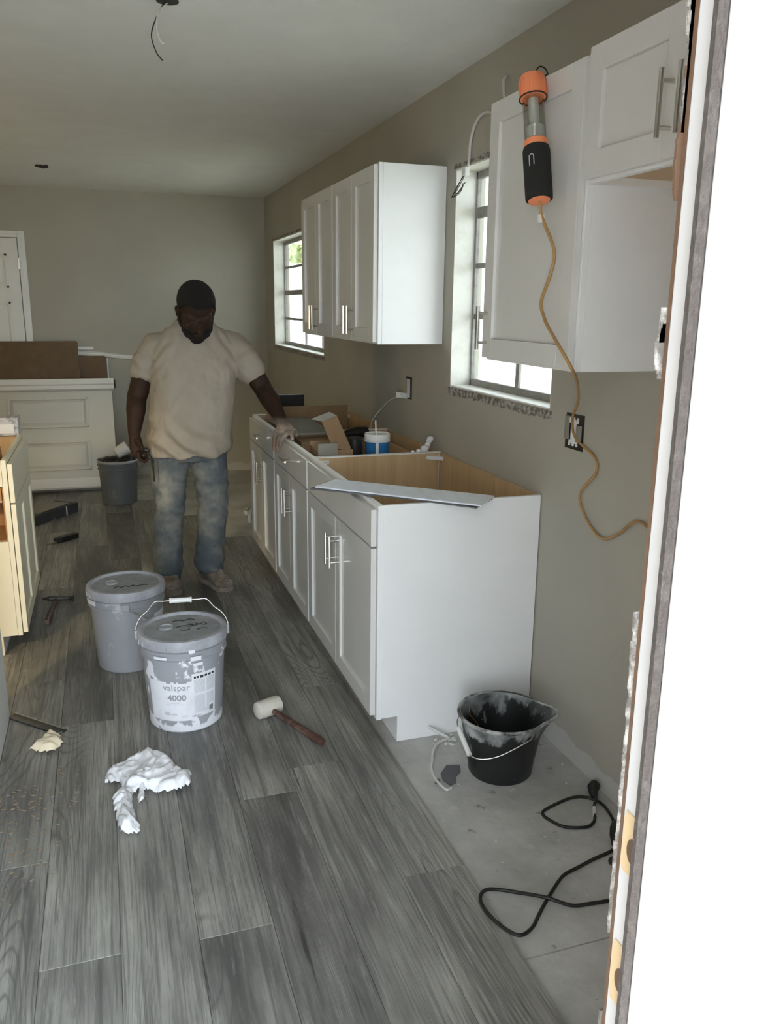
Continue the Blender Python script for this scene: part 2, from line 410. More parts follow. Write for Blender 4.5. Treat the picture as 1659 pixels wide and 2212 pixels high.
# grey planks, each a part of the floor
pw, pl = .1825, 1.2
joints = [1.805, 2.43, 2.297, 1.743, 2.62, 1.755, 2.165, 2.5, 1.9, 2.75, 1.8, 2.3]
ends = [5.34, 6.0, 6.0, 6.6, 7.64, 7.64, 7.64] + [7.64]*9
cache = {}
for i, j0 in enumerate(joints):
    x1 = .857-pw*i
    y = j0-2*pl
    while y < ends[i]:
        a, b = max(y, .62), min(y+pl, ends[i])
        if b-a > .05 and not (i > 6 and b < 3.0):
            key = round(b-a, 4)
            if key not in cache:
                me = MB().box((.0004, .0004, 0), (pw-.0004, b-a-.0004, ZP-.0005)).mesh('plank')
                bm = bmesh.new(); bm.from_mesh(me)
                bmesh.ops.bevel(bm, geom=[e for e in bm.edges if all(v.co.z > .005 for v in e.verts)], offset=.0009, segments=1, affect='EDGES')
                bm.to_mesh(me); bm.free(); cache[key] = me
            o = bpy.data.objects.new('plank', cache[key]); COL.objects.link(o)
            if not cache[key].materials: cache[key].materials.append(M['plank'])
            o.location = (x1-pw, a, 0.0005+R.random()*.0003); o.parent = floor
        y += pl

# windows
def window(n, w, bars, vbars, top_off):
    y0, y1, z0, z1 = w
    t = Thing('window_%d' % n, (XW, (y0+y1)/2, z0), kind='structure')
    fx0, fx1 = 1.530, 1.550
    fr = MB()
    fr.box((fx0, y0, z0), (fx1, y0+.02, z1)); fr.box((fx0, y1-.02, z0), (fx1, y1, z1))
    fr.box((fx0, y0, z0), (fx1, y1, z0+.035)); fr.box((fx0, y0, z1-.035), (fx1, y1, z1))
    t.part('window_frame', fr, 'alu', bevel=.003)
    for k, (z, h) in enumerate(bars):
        t.part('meeting_rail' if h > .03 else 'muntin', MB().box((1.533, y0+.02, z-h/2), (1.549, y1-.02, z+h/2)), 'alu', bevel=.003)
    for y in vbars:
        t.part('muntin', MB().box((1.534, y-.014, z0+.03), (1.548, y+.014, z1-.03)), 'alu', bevel=.003)
    zs = [z0+.03]+[z for z, h in sorted(bars)]+[z1-.03]; ys = [y0+.02]+sorted(vbars)+[y1-.02]
    for a, b in zip(zs, zs[1:]):
        for c, d in zip(ys, ys[1:]):
            t.part('pane', MB().box((1.540, c, a), (1.542, d, b)), 'glass')
    rv = MB(); e = .006
    rv.box((XW+.001, y1-e, z0), (fx0, y1, z1)); rv.box((XW+.001, y0, z0), (fx0, y0+e, z1)); rv.box((XW+.001, y0, z1-e), (fx0, y1, z1))
    t.part('reveal', rv, 'plaster')
    t.part('window_sill', MB().box((XW+.004, y0, z0), (fx0, y1, z0+.007)), 'sill', bevel=.002)
    # raw edge left where the old casing was torn off
    rg = MB(); N = 70
    for z, lo, hi in ((z0-.001, -.030, -.0015), (z1+.001, .0015, .016)):
        up = []; dn = []
        for k in range(N+1):
            y = y0-.012+(y1-y0+.024)*k/N
            a = lo+R.uniform(-.005, .005); b = hi
            dn.append((y, z+min(a, b))); up.append((y, z+max(a, b)+(R.uniform(-.003, .003) if lo > 0 else 0)))
        rg.prism(dn+up[::-1], 0, XW-.004, XW+.002)
    t.part('broken_edge', rg, 'ragged')
    return t
window(1, W1, [(1.903, .045), (1.689, .022), (1.479, .022)], [2.93], 0)
window(2, W2, [(1.828, .02), (1.622, .04), (1.405, .02)], [6.0, 6.545], 0)
# back door in the far wall
def panelled(mb, x0, x1, z0, z1, y, panels, dep=.010, sgn=-1):
    """slab facing -y whose raised panels are cut as stepped frames; panels in (x0,z0,x1,z1)"""
    mb.box((x0, y, z0), (x1, y+.03, z1))
    for a, b, c, d in panels:
        w = .018
        for (p, q, r_, s_) in ((a, b, c, b+w), (a, d-w, c, d), (a, b, a+w, d), (c-w, b, c, d)):
            mb.box((p, y-dep, q), (r_, y, s_))
        g = .045
        x_0, z_0, x_1, z_1 = a+g, b+g, c-g, d-g
        vs_ = [(a+w+.008, y, b+w+.008), (c-w-.008, y, b+w+.008), (c-w-.008, y, d-w-.008), (a+w+.008, y, d-w-.008),
               (x_0, y-dep*.8, z_0), (x_1, y-dep*.8, z_0), (x_1, y-dep*.8, z_1), (x_0, y-dep*.8, z_1)]
        mb.add(vs_, [(0, 1, 5, 4), (1, 2, 6, 5), (2, 3, 7, 6), (3, 0, 4, 7), (4, 5, 6, 7)])
t = Thing('door_1', (-1.0, YB, 0), kind='structure')
cs = MB(); yy = YB-.001
for d, w in ((.012, .055), (.018, .03)):
    cs.box((-.610, yy-d, .012), (-.610+w, yy, 2.03+w)); cs.box((-1.39-w, yy-d, .012), (-1.39, yy, 2.03+w)); cs.box((-1.39, yy-d, 2.03), (-.610, yy, 2.03+w))
t.part('door_casing', cs, 'trim', bevel=.004)
ds = MB(); P6 = []
for (za, zb) in ((.25, .75), (.90, 1.52), (1.63, 1.90)):
    P6 += [(-1.30, za, -1.03, zb), (-.97, za, -.70, zb)]
panelled(ds, -1.385, -.615, .02, 2.025, YB-.034, P6)
dd = t.part('door_slab', ds, 'trim', bevel=.002)
for z in (.3, 1.1, 1.78):
    t.part('hinge', MB().box((-.618, YB-.040, z), (-.606, YB-.012, z+.09)), 'steel')
# chair rail left loose on the far wall
rl = MB(); pr = [(0, 0), (-.012, .004), (-.016, .02), (-.010, .03), (-.014, .038), (0, .042)]
rs = []
for x, z in ((-.56, 1.085), (-.3, 1.082), (-.05, 1.066), (.12, 1.046), (.30, 1.030), (.45, 1.022)):
    rs.append([(x, YB-.001+a, z+b) for a, b in pr])
rl.rings(rs); struct('trim_1', rl, 'trim')
rl = MB(); rl.box((-.56, YB-.012, 1.125), (-.08, YB-.001, 1.150)); rl.box((.02, YB-.010, .3), (.032, YB-.001, 1.05)); struct('trim_2', rl, 'trim', bevel=.003)

# entry door frame at the right edge of the picture
t = Thing('door_2', (JX, .52, 0), kind='structure')
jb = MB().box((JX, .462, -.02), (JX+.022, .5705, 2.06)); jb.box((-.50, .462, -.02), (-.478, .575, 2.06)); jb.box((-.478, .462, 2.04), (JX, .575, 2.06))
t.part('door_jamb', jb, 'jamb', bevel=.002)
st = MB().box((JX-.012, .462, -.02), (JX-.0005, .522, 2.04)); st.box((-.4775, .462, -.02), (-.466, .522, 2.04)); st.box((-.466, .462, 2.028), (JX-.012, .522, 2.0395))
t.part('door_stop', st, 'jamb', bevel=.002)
ws = MB(); prof = [(.523, .421), (.530, .4185), (.537, .420), (.5415, .4265), (.5415, .4325), (.523, .4325)]
ws.prism([(b, a) for a, b in prof], 2, -.02, 2.04)
t.part('weather_strip', ws, 'weather')
bm_ = MB(); prof = [(JX+.001, .461), (JX+.001, .448), (JX+.010, .444), (JX+.014, .440), (JX+.034, .436), (JX+.040, .430), (JX+.048, .430), (JX+.050, .461)]
bm_.prism(prof, 2, -.02, 2.08); t.part('brick_moulding', bm_, 'trim')
for z, h in ((1.035, .062), (.892, .068)):        # bare wood mortises for the strike plates
    yc = .553; ms = MB(); pts = []
    for k in range(20):
        a = 2*PI*k/20; cx, cz = math.cos(a), math.sin(a)
        pts.append((yc+.014*max(-1, min(1, 1.35*cx)), z+h/2*max(-1, min(1, 1.25*cz))))
    ms.prism(pts, 0, JX-.0012, JX+.004); o = t.part('strike_mortise', ms, 'pine')
    hole = MB(); hole.prism([(yc-.002+.008*math.cos(2*PI*k/14), z-.004+.013*math.sin(2*PI*k/14)) for k in range(14)], 0, JX-.0018, JX+.002)
    t.part('bolt_hole', hole, 'stud', parent=o)
    hl = MB()
    for dz in (-.024, .022): hl.prism([(yc-.004+.0022*math.cos(2*PI*k/8), z+dz+.0022*math.sin(2*PI*k/8)) for k in range(8)], 0, JX-.0018, JX+.002)
    t.part('screw_hole', hl, 'black', parent=o)
# torn drywall and stud edge behind the jamb
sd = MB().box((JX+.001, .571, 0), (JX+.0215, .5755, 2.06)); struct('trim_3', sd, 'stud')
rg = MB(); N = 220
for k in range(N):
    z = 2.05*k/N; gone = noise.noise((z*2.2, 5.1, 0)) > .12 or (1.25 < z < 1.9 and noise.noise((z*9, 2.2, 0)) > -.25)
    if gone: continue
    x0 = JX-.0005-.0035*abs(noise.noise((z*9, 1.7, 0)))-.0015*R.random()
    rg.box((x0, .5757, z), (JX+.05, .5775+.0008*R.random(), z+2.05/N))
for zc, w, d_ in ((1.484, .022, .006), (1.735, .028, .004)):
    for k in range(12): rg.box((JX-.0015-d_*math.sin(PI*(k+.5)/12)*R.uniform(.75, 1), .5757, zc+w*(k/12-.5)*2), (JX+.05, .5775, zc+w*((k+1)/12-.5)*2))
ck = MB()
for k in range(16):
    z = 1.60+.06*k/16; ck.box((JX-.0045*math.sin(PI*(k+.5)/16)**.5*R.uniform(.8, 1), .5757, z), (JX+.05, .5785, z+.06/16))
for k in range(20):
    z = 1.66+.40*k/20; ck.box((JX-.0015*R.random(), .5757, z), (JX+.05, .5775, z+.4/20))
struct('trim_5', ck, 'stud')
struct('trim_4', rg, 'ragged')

# ------------------------------------------------------------ cabinets
XF = XW-.609                               # face frame front of the base cabinets
def handle(t, parent, c, d, out, L=.128, r=.0055, off=.032):
    """bar pull: centre c on the door face, bar direction d, outward normal out"""
    c, d, out = Vector(c), Vector(d), Vector(out); mb = MB()
    mb.tube([c+out*off-d*L/2, c+out*off+d*L/2], r, 10)
    for s_ in (-.34, .34): mb.tube([c+d*L*s_, c+d*L*s_+out*off], r*.8, 8)
    return autosmooth(t.part('handle', mb, 'steel', parent=parent))
def shaker(y0, y1, z0, z1, xf, sgn, th=.019, fw=.058):
    """door lying in a plane x=const; front at xf, the body goes behind it by sgn*th"""
    mb = MB(); xb = xf+sgn*th; a, b = min(xf, xb), max(xf, xb)
    mb.box((a, y0, z0), (b, y0+fw, z1)); mb.box((a, y1-fw, z0), (b, y1, z1))
    mb.box((a, y0+fw, z0), (b, y1-fw, z0+fw)); mb.box((a, y0+fw, z1-fw), (b, y1-fw, z1))
    xr = xf+sgn*.009; mb.box((min(xr, xb), y0+fw, z0+fw), (max(xr, xb), y1-fw, z1-fw))
    return mb
def base_cabinet(y0, y1, label, pull):
    t = Thing('base_cabinet', (XF+.3, (y0+y1)/2, 0), label, 'cabinet', 'white base cabinets without a worktop')
    xb = XW-.004; zt = .876; tk = .099
    for y, s_ in ((y0, 1), (y1, -1)):
        a, b = sorted((y, y+s_*.014)); poly = [(XF+.019, tk), (XF+.078, tk), (XF+.078, 0), (xb, 0), (xb, zt), (XF+.019, zt)]
        sp = t.part('side_panel', MB().prism(poly, 1, a, b), 'cabside', bevel=.0008)
        c, d = sorted((y+s_*.0142, y+s_*.0172))
        t.part('inner_lining', MB().box((XF+.020, c, tk), (xb-.014, d, zt-.004)), 'ply', parent=sp)
    t.part('back_panel', MB().box((xb-.012, y0+.018, .1), (xb, y1-.018, zt-.002)), 'ply')
    t.part('bottom_panel', MB().box((XF+.02, y0+.018, tk), (xb-.012, y1-.018, tk+.014)), 'plyh')
    t.part('toe_kick', MB().box((XF+.078, y0+.0145, 0), (XF+.09, y1-.0145, tk)), 'cabside')
    ff = MB()
    for a, b in ((y0, y0+.04), (y1-.04, y1)): ff.box((XF, a, tk-.004), (XF+.019, b, zt))
    for a, b in ((tk-.004, tk+.035), (.712, .75), (zt-.028, zt)): ff.box((XF, y0+.04, a), (XF+.019, y1-.04, b))
    t.part('face_frame', ff, 'cabside', bevel=.0008)
    for x in (XF+.019, xb-.075):                 # white plastic corner braces
        for s_, y in ((1, y0+.018), (-1, y1-.018)):
            p = [(x, y), (x+.055, y), (x, y+s_*.055)] if x < 1.1 else [(x+.06, y), (x, y), (x+.06, y+s_*.055)]
            t.part('corner_brace', MB().prism(p, 2, zt-.030, zt-.014), 'whitepl')
    ym = (y0+y1)/2; g = .0022; m = .010; xd = XF-.0215
    for a, b, hy in ((y0+m, ym-g, ym-.030), (ym+g, y1-m, ym+.030)):
        d = t.part('door', shaker(a, b, .112, .727, xd, 1), 'cab', bevel=.0012)
        handle(t, d, (xd, hy, .594), (0, 0, 1), (-1, 0, 0))
    d = t.part('drawer_front', MB().box((xd, y0+m, .734), (xd+.019, y1-m, .861)), 'cab', bevel=.0016)
    if pull: handle(t, d, (xd, ym, .80), (0, 1, 0), (-1, 0, 0))
    return t
CA, CB, CC, CD = 2.51, 3.446, 4.196, 4.955
base_cabinet(CA, CB, 'white base cabinet with false drawer front and big bare end panel, nearest', False)
cab2 = base_cabinet(CB+.001, CC, 'white base cabinet under the blue tub, middle one of the row', True)
base_cabinet(CC+.001, CD, 'white base cabinet at the far end of the row, beneath the resting hand', True)
db = MB(); db.box((XF+.03, CB+.05, .745), (1.36, CC-.05, .757)); db.box((XF+.03, CB+.05, .745), (1.36, CB+.064, .845)); db.box((XF+.03, CC-.064, .745), (1.36, CC-.05, .845)); db.box((1.346, CB+.05, .745), (1.36, CC-.05, .845))
cab2.part('drawer_box', db, 'plyh')

def upper_cabinet(y0, y1, z0, z1, label, doors, group='white upper cabinets', hz=None, woodbottom=False):
    t = Thing('upper_cabinet', (XW-.15, (y0+y1)/2, z0), label, 'cabinet', group)
    xf = XW-.305; xb = XW-.002
    for a, b in ((y0, y0+.014), (y1-.014, y1)): t.part('side_panel', MB().box((xf+.0185, a, z0), (xb, b, z1)), 'cabside', bevel=.0008)
    t.part('top_panel', MB().box((xf+.019, y0+.014, z1-.02), (xb, y1-.014, z1-.006)), 'cabside')
    t.part('bottom_panel', MB().box((xf+.019, y0+.014, z0+.018), (xb, y1-.014, z0+.030)), 'plyh' if woodbottom else 'cabside')
    t.part('back_panel', MB().box((xb-.008, y0+.014, z0+.030), (xb, y1-.014, z1-.02)), 'ply')
    ff = MB()
    for a, b in ((y0, y0+.038), (y1-.038, y1)): ff.box((xf, a, z0), (xf+.018, b, z1))
    for a, b in ((z0, z0+.04), (z1-.04, z1)): ff.box((xf, y0+.038, a), (xf+.018, y1-.038, b))
    t.part('face_frame', ff, 'cabside', bevel=.0008)
    for a, b, hy, hz in doors:
        d = t.part('door', shaker(a, b, z0+.008, z1-.008, xf-.0205, 1), 'cab', bevel=.0012)
        handle(t, d, (xf-.0205, hy, hz), (0, 0, 1), (-1, 0, 0))
    return t
def two(y0, y1, hz):
    m = (y0+y1)/2
    return [(y0+.008, m-.002, m-.03, hz), (m+.002, y1-.008, m+.03, hz)]
upper_cabinet(3.466, 4.144, 1.357, 2.097, 'white wall cabinet with the big blank side panel, between the two windows', two(3.466, 4.144, 1.455))
upper_cabinet(4.145, 4.823, 1.357, 2.097, 'white wall cabinet partly covering the far window, behind its twin', two(4.145, 4.823, 1.455))
upper_cabinet(1.850, 2.372, 1.360, 2.097, 'tall single-door white wall cabinet with the orange work light hanging on it', [(1.858, 2.364, 2.335, 1.457)])
upper_cabinet(1.130, 1.848, 1.808, 2.110, 'short two-door white wall cabinet over an open space, wooden underside', two(1.130, 1.848, 1.915), woodbottom=True)

# left base cabinet (cream side towards us, doors facing the aisle)
t = Thing('base_cabinet', (-.75, 4.09, 0), 'cream-sided base cabinet at the left edge with a cut-out in its side', 'cabinet')
x0, x1, y0, y1 = -1.02, -.418, 3.70, 4.478
sp = MB(); oz0, oz1, ox1 = .525, .765, -.437
sp.box((x0, y0, .098), (x1-.02, y0+.016, oz0)); sp.box((x0, y0, oz1), (x1-.02, y0+.016, .876)); sp.box((ox1, y0, oz0), (x1-.02, y0+.016, oz1)); sp.box((x0, y0, oz0), (-.80, y0+.016, oz1))
sp.box((x0, y0, 0), (x1-.08, y0+.016, .098))
t.part('side_panel', sp, 'cream')
t.part('side_panel', MB().box((x0, y1-.016, 0), (x1-.02, y1, .876)), 'ply')
t.part('back_panel', MB().box((x0, y0+.016, .1), (x0+.012, y1-.016, .876)), 'ply')
t.part('bottom_panel', MB().box((x0+.012, y0+.016, .1), (x1-.02, y1-.016, .115)), 'plyh')
t.part('toe_kick', MB().box((x1-.092, y0+.016, 0), (x1-.08, y1-.016, .0975)), 'cabside')
ff = MB()
for a, b in ((y0, y0+.03), (y1-.03, y1)): ff.box((x1-.019, a, .096), (x1, b, .876))
for a, b in ((.096, .13), (.70, .735), (.85, .876)): ff.box((x1-.019, y0+.03, a), (x1, y1-.03, b))
t.part('face_frame', ff, 'cream', bevel=.0008)
inn = MB().box((-.80, y0+.03, oz0-.01), (-.44, y0+.30, oz0)); inn.box((-.445, y0+.017, oz0-.02), (-.4395, y0+.25, oz1+.03)); inn.box((-.80, y0+.30, oz0-.02), (-.44, y0+.31, oz1+.03))
t.part('inner_box', inn, 'orangebox', label='orange wooden drawer box seen through the cut-out')
t.part('door', shaker(y0+.005, (y0+y1)/2-.002, .108, .685, -.396, -1), 'cream', bevel=.0012)
t.part('door', shaker((y0+y1)/2+.002, y1-.005, .108, .685, -.396, -1), 'cream', bevel=.0012)
t.part('drawer_front', MB().box((-.415, y0+.005, .692), (-.396, y1-.005, .858)), 'cream', bevel=.0016)
bx = MB().box((-.60, 3.745, .701), (-.452, 3.90, .905)); bx.box((-.60, 3.745, .905), (-.452, 3.83, .907))
single('cardboard_box', bx, 'orangebox', 'orange-brown box sticking up inside the cream cabinet', 'box', (-.53, 3.83, .70), bevel=.002)
MB_ = MB().box((-.60, 3.73, .69), (-.45, 3.95, .70)); t.part('shelf', MB_, 'plyh')
t2 = Thing('product_box', (-.62, 4.468, .876), 'small grey printed box lying on the far rim of the cream cabinet', 'box')
t2.part('carton', MB().box((-.82, 4.41, .877), (-.425, 4.53, .965)), 'silverbox', bevel=.002)
t2.part('label', MB().box((-.62, 4.4092, .888), (-.445, 4.4098, .932)), 'whitepaper', label='white printed label')

# ------------------------------------------------------------ paint pails
def pail(c, s, body, lidded, label, z0=ZP, bail_up=None, r0=.127, r1=.148, h=.345, lidmat='lidrim'):
    cx, cy = c; t = Thing('paint_pail', (cx, cy, z0), label, 'bucket', 'five gallon paint pails')
    r0 *= s; r1 *= s; h *= s
    rr = lambda z: r0+(r1-r0)*z/h
    prof = [(r0*.96, 0), (r0, .006)]
    for z in (.10, .2): prof.append((rr(z*s), z*s))
    prof += [(rr(h*.775), h*.775), (rr(h*.775)+.007, h*.78), (rr(h*.80)+.007, h*.80), (rr(h*.805)+.001, h*.808), (rr(h*.86)+.001, h*.86),
             (rr(h*.865)+.007, h*.868), (rr(h*.885)+.007, h*.885), (rr(h*.89)+.001, h*.893), (r1, h*.985), (r1-.003, h*.985)]
    if lidded: prof += [(r1-.004, h*.97), (r0*.3, h*.97)]
    else: prof += [(r1-.006, h*.96), (r0-.004, .012), (.02, .01)]
    b = autosmooth(t.part('pail_body', MB().lathe(prof, (cx, cy, z0), 48), body))
    if lidded:
        R1 = r1+.007
        lp = [(r1+.0012, h*.905), (R1, h*.905), (R1, h*.985), (R1-.004, h*1.005), (r1-.010, h*1.008), (r1-.014, h*.985), (r1-.02, h*.975), (.01, h*.982)]
        lp = lp[:-1]+[(.012, h*.978)]
        l = t.part('lid', MB().lathe(lp, (cx, cy, z0), 48), lidmat); autosmooth(l)
        disc = MB().lathe([(r1-.016, h*.976), (r1-.017, h*.981), (.012, h*.984), (.002, h*.984)], (cx, cy, z0), 40)
        autosmooth(t.part('lid_panel', disc, 'lid', parent=l))
        cap = MB().lathe([(.026, h*.982), (.026, h*.984+.006), (.021, h*.984+.007), (.019, h*.984+.003), (.002, h*.984+.003)], (cx-.055*s, cy+.02, z0), 24)
        autosmooth(t.part('spout_cap', cap, 'lidrim', parent=l))
        rb = MB()
        for k in range(28):
            a = 2*PI*k/28
            rb.obox((cx+R1*math.cos(a), cy+R1*math.sin(a), z0+h*.93), (.0016*math.cos(a), .0016*math.sin(a), 0), (-.0018*math.sin(a), .0018*math.cos(a), 0), (0, 0, .009))
        t.part('lid_tab', rb, lidmat, parent=l, kind='stuff')
    return t, rr, h, r1
def squiggle(cx, cy, z, pts, r=.0014):
    return MB().tube(spline([(cx+a, cy+b, z) for a, b in pts], 5), r, 6)
def cyl_patch(c, rr, z0, a0, a1, za, zb, d, n=14, slant=0.):
    mb = MB(); rs = []
    for k in range(n+1):
        a = a0+(a1-a0)*k/n; s_ = slant*k/n
        col = []
        for (z, dd) in ((za, d), (zb, d), (zb, d-.002), (za, d-.002)):
            r_ = rr(z)+dd; col.append((c[0]+r_*math.cos(a), c[1]+r_*math.sin(a), z0+z+s_))
        rs.append(col)
    return mb.rings(rs)
def text_on_pail(c, rr, z0, s, size, amid, z, d=.0016, bold=0.):
    cu = bpy.data.curves.new('txt', 'FONT'); cu.body = s; cu.size = size; cu.align_x = 'CENTER'; cu.offset = bold; cu.extrude = .0003; cu.resolution_u = 3
    o = bpy.data.objects.new('txt', cu); COL.objects.link(o)
    dg = bpy.context.evaluated_depsgraph_get(); me = bpy.data.meshes.new_from_object(o.evaluated_get(dg))
    vs_ = [tuple(v.co) for v in me.vertices]; fs = [tuple(p.vertices) for p in me.polygons]
    bpy.data.objects.remove(o); bpy.data.curves.remove(cu); bpy.data.meshes.remove(me)
    mb = MB(); out = []
    for x, y, e in vs_:
        zz = z+y; r_ = rr(zz)+d+e; a = amid+x/rr(z)
        out.append((c[0]+r_*math.cos(a), c[1]+r_*math.sin(a), z0+zz))
    return mb.add(out, fs)
c1 = (.207, 2.905)
t, rr, h1, r1 = pail(c1, 1.04, 'bk1', True, 'grey pail in front with white bail up, printed label and paint smears')
am = -PI/2+math.atan2(c1[0], c1[1])*-1      # azimuth of the side that faces the camera
am = math.atan2(-c1[1], -c1[0])
A = lambda deg: am+math.radians(deg)
lb = t.part('label', cyl_patch(c1, rr, ZP, A(-58), A(9), .05, .205, .0008), 'labelwhite', label='white printed paint label')
lb2 = t.part('label', cyl_patch(c1, rr, ZP, A(9), A(47), .06, .232, .0008, slant=.0), 'labelwhite', label='white information label')
t.part('lettering', text_on_pail(c1, rr, ZP, 'valspar', .0345, A(-13), .172), 'inkgrey', parent=lb)
t.part('lettering', text_on_pail(c1, rr, ZP, '4000', .033, A(-13), .132, bold=.0009), 'inkgrey', parent=lb)
sm = MB()
for (a, b, z, hh) in ((-28, -8, .122, .0016), (-30, -2, .116, .001), (-33, -25, .072, .013), (-24, -14, .074, .004), (-8, 2, .066, .0012), (-8, 2, .070, .0012), (-8, 0, .062, .0012)):
    m_ = cyl_patch(c1, rr, ZP, A(a), A(b), z, z+hh, .0014, 6); sm.add(m_.v, m_.f)
t.part('fine_print', sm, 'inkpale', parent=lb, kind='stuff')
ic = MB()
for a, w in ((-27, 6), (-16, 4), (-10, 12)):
    m_ = cyl_patch(c1, rr, ZP, A(a), A(a+w), .2, .2065, .0014, 4); ic.add(m_.v, m_.f)
t.part('emblem', ic, 'inkgrey', parent=lb)
ic = MB()
for a, w in ((12, 3), (16, 3), (21, 5), (28, 4), (34, 4), (40, 4)):
    m_ = cyl_patch(c1, rr, ZP, A(a), A(a+w), .212 if w > 4 else .214, .222, .0014, 4); ic.add(m_.v, m_.f)
for k in range(7): m_ = cyl_patch(c1, rr, ZP, A(36+k*1.0), A(36.5+k*1.0), .072, .092, .0014, 1); ic.add(m_.v, m_.f)
t.part('icon', ic, 'shirtdark', parent=lb2, kind='stuff')
sm = MB()
for k in range(30):
    z = .205-k*.0044
    if abs(z-.15) < .003: continue
    m_ = cyl_patch(c1, rr, ZP, A(12), A(28 if z > .09 else 31), z, z+.0022, .0014, 4); sm.add(m_.v, m_.f)
    m_ = cyl_patch(c1, rr, ZP, A(31), A(44 if z > .1 else 35), z, z+.0022, .0014, 3); sm.add(m_.v, m_.f)
t.part('fine_print', sm, 'inkpale', parent=lb2, kind='stuff')
t.part('lettering', text_on_pail(c1, rr, ZP, 'valspar', .013, A(15), .062), 'inkgrey', parent=lb2)
# bail, standing up, with a white grip
th = A(-92); e1 = Vector((math.cos(th), math.sin(th), 0)); hinge_z = ZP+h1*.955
cc = Vector((c1[0], c1[1], hinge_z)); ra = r1+.012
pts = [cc+e1*(-ra), cc+e1*(-ra*.97)+Vector((0, .006, .03))]
pts = []
for k in range(17):
    a = PI*k/16; x = -math.cos(a)*ra; z = math.sin(a)**.9*.112
    if .3 < k/16 < .7: z = .112
    pts.append(cc-e1*x+Vector((0, .02*math.sin(a), z)))
bl = t.part('bail', MB().tube(spline(pts, 3), .0022, 6), 'steel', smooth=True)
g = cc+Vector((0, .02, .112)); gp = MB().lathe([(.009, -.040), (.0105, -.038), (.0105, -.034), (.009, -.032), (.009, .032), (.0105, .034), (.0105, .038), (.009, .040)], g, 14, M3=e1.to_track_quat('Z', 'Y').to_matrix())
autosmooth(t.part('grip', gp, 'whitepl', parent=bl))
for s_ in (-1, 1): t.part('ear', MB().obox(cc+e1*(s_*(ra-.004)), e1*.006, Vector((-e1.y, e1.x, 0))*.012, (0, 0, .016)), 'lidrim')
zt = ZP+h1*.984+.0015
wr2 = MB()
for pts in ([(-.02, .07), (.0, .078), (.02, .068), (.04, .08), (.06, .07)], [(-.01, .01), (.02, .018), (.04, .004), (.05, .022), (.03, .03), (.055, .012), (.07, .02)],
            [(.06, .035), (.075, .02), (.09, .035), (.1, .015), (.085, .01)], [(.0, -.02), (.02, -.028), (.035, -.018)], [(.06, -.03), (.08, -.022), (.1, -.03)]):
    m_ = squiggle(c1[0]-.01, c1[1], zt, pts); wr2.add(m_.v, m_.f)
t.part('marker_writing', wr2, 'shirtdark')
for a, z, w, hh in ((6, h1*.885, 8, .012), (8, h1*.80, 14, .016), (12, h1*.735, 13, .011), (-40, h1*.82, 18, .010)):
    t.part('paint_drip', cyl_patch(c1, rr, ZP, A(a), A(a+w), z, z+hh, .0095 if z > h1*.75 else .004, 6), 'labelwhite', label='white paint smears below the lid')

c2 = (.024, 3.480)
t, rr, h2, r2 = pail(c2, 1.04, 'bk2', True, 'grey lidded pail behind the front pail, bail hanging down')
am = math.atan2(-c2[1], -c2[0])
wr2 = MB(); m_ = squiggle(c2[0], c2[1], ZP+h2*.984+.0015, [(-.05, -.055), (-.03, -.03), (-.02, -.05), (0, -.035), (.01, -.05), (.03, -.035), (.04, -.05), (.07, -.04), (.09, -.045)], .0016); wr2.add(m_.v, m_.f)
t.part('marker_writing', wr2, 'shirtdark')
t.part('label', cyl_patch(c2, rr, ZP, A(46), A(84), .075, .245, .0012), 'labelwhite', label='pale label at the side')
ra = r2+.010; th = A(-3); hz = h2*.835
e1 = Vector((math.cos(th), math.sin(th), 0))
t.part('ear', MB().obox(Vector((c2[0], c2[1], ZP+hz))+e1*(ra-.002), e1*.005, Vector((-e1.y, e1.x, 0))*.017, (0, 0, .015)), 'bk2', bevel=.003)
t.part('ear', MB().obox(Vector((c2[0], c2[1], ZP+hz))-e1*(ra-.002), e1*.005, Vector((-e1.y, e1.x, 0))*.017, (0, 0, .015)), 'bk2', bevel=.003)
pts = []
for k in range(13):
    a = th+PI*k/12; s_ = math.sin(PI*k/12)
    zz = hz-.11*s_; r_ = rr(max(zz, 0))+.012+.004*s_
    pts.append((c2[0]+r_*math.cos(a), c2[1]+r_*math.sin(a), ZP+zz))
t.part('bail', MB().tube(spline(pts, 3), .0022, 6), 'steel', smooth=True)
t.part('paint_drip', cyl_patch(c2, rr, ZP, A(-80), A(-52), h2*.83, h2*.885, .0085), 'labelwhite', label='dried paint under the lid')

c3 = (.048, 6.575)
t, rr, h3, r3 = pail(c3, 1.0, 'bk3', False, 'open grey pail full of rags beside the leaning door')
am = math.atan2(-c3[1], -c3[0])
t.part('rim', MB().lathe([(r3+.001, h3*.93), (r3+.006, h3*.94), (r3+.006, h3*.99), (r3-.002, h3*.99), (r3-.002, h3*.93)], (c3[0], c3[1], ZP), 40, closed=True), 'lidrim', smooth=True)
t.part('ear', MB().obox((c3[0]+r3+.006, c3[1]-.03, ZP+h3*.85), (.008, 0, 0), (0, .016, 0), (0, 0, .016)), 'lidrim')
rag = MB(); 
for k in range(9):
    a = 2*PI*k/9; rad = .07 if k < 8 else 0
    rag.ball((c3[0]+rad*math.cos(a), c3[1]+rad*math.sin(a), ZP+h3*.86+R.uniform(-.02, .03)), ((.055, 0, 0), (0, .055, 0), (0, 0, .04)), 10, 6)
me = rag.mesh('dark_rags', c3+(ZP,))
for v in me.vertices: v.co += Vector((1, 1, 1))*.012*noise.noise(v.co*30)
tag(link('dark_rags', me, 'black', None, True, loc=c3+(ZP,)), 'dark rags stuffed into the open pail', 'rag')
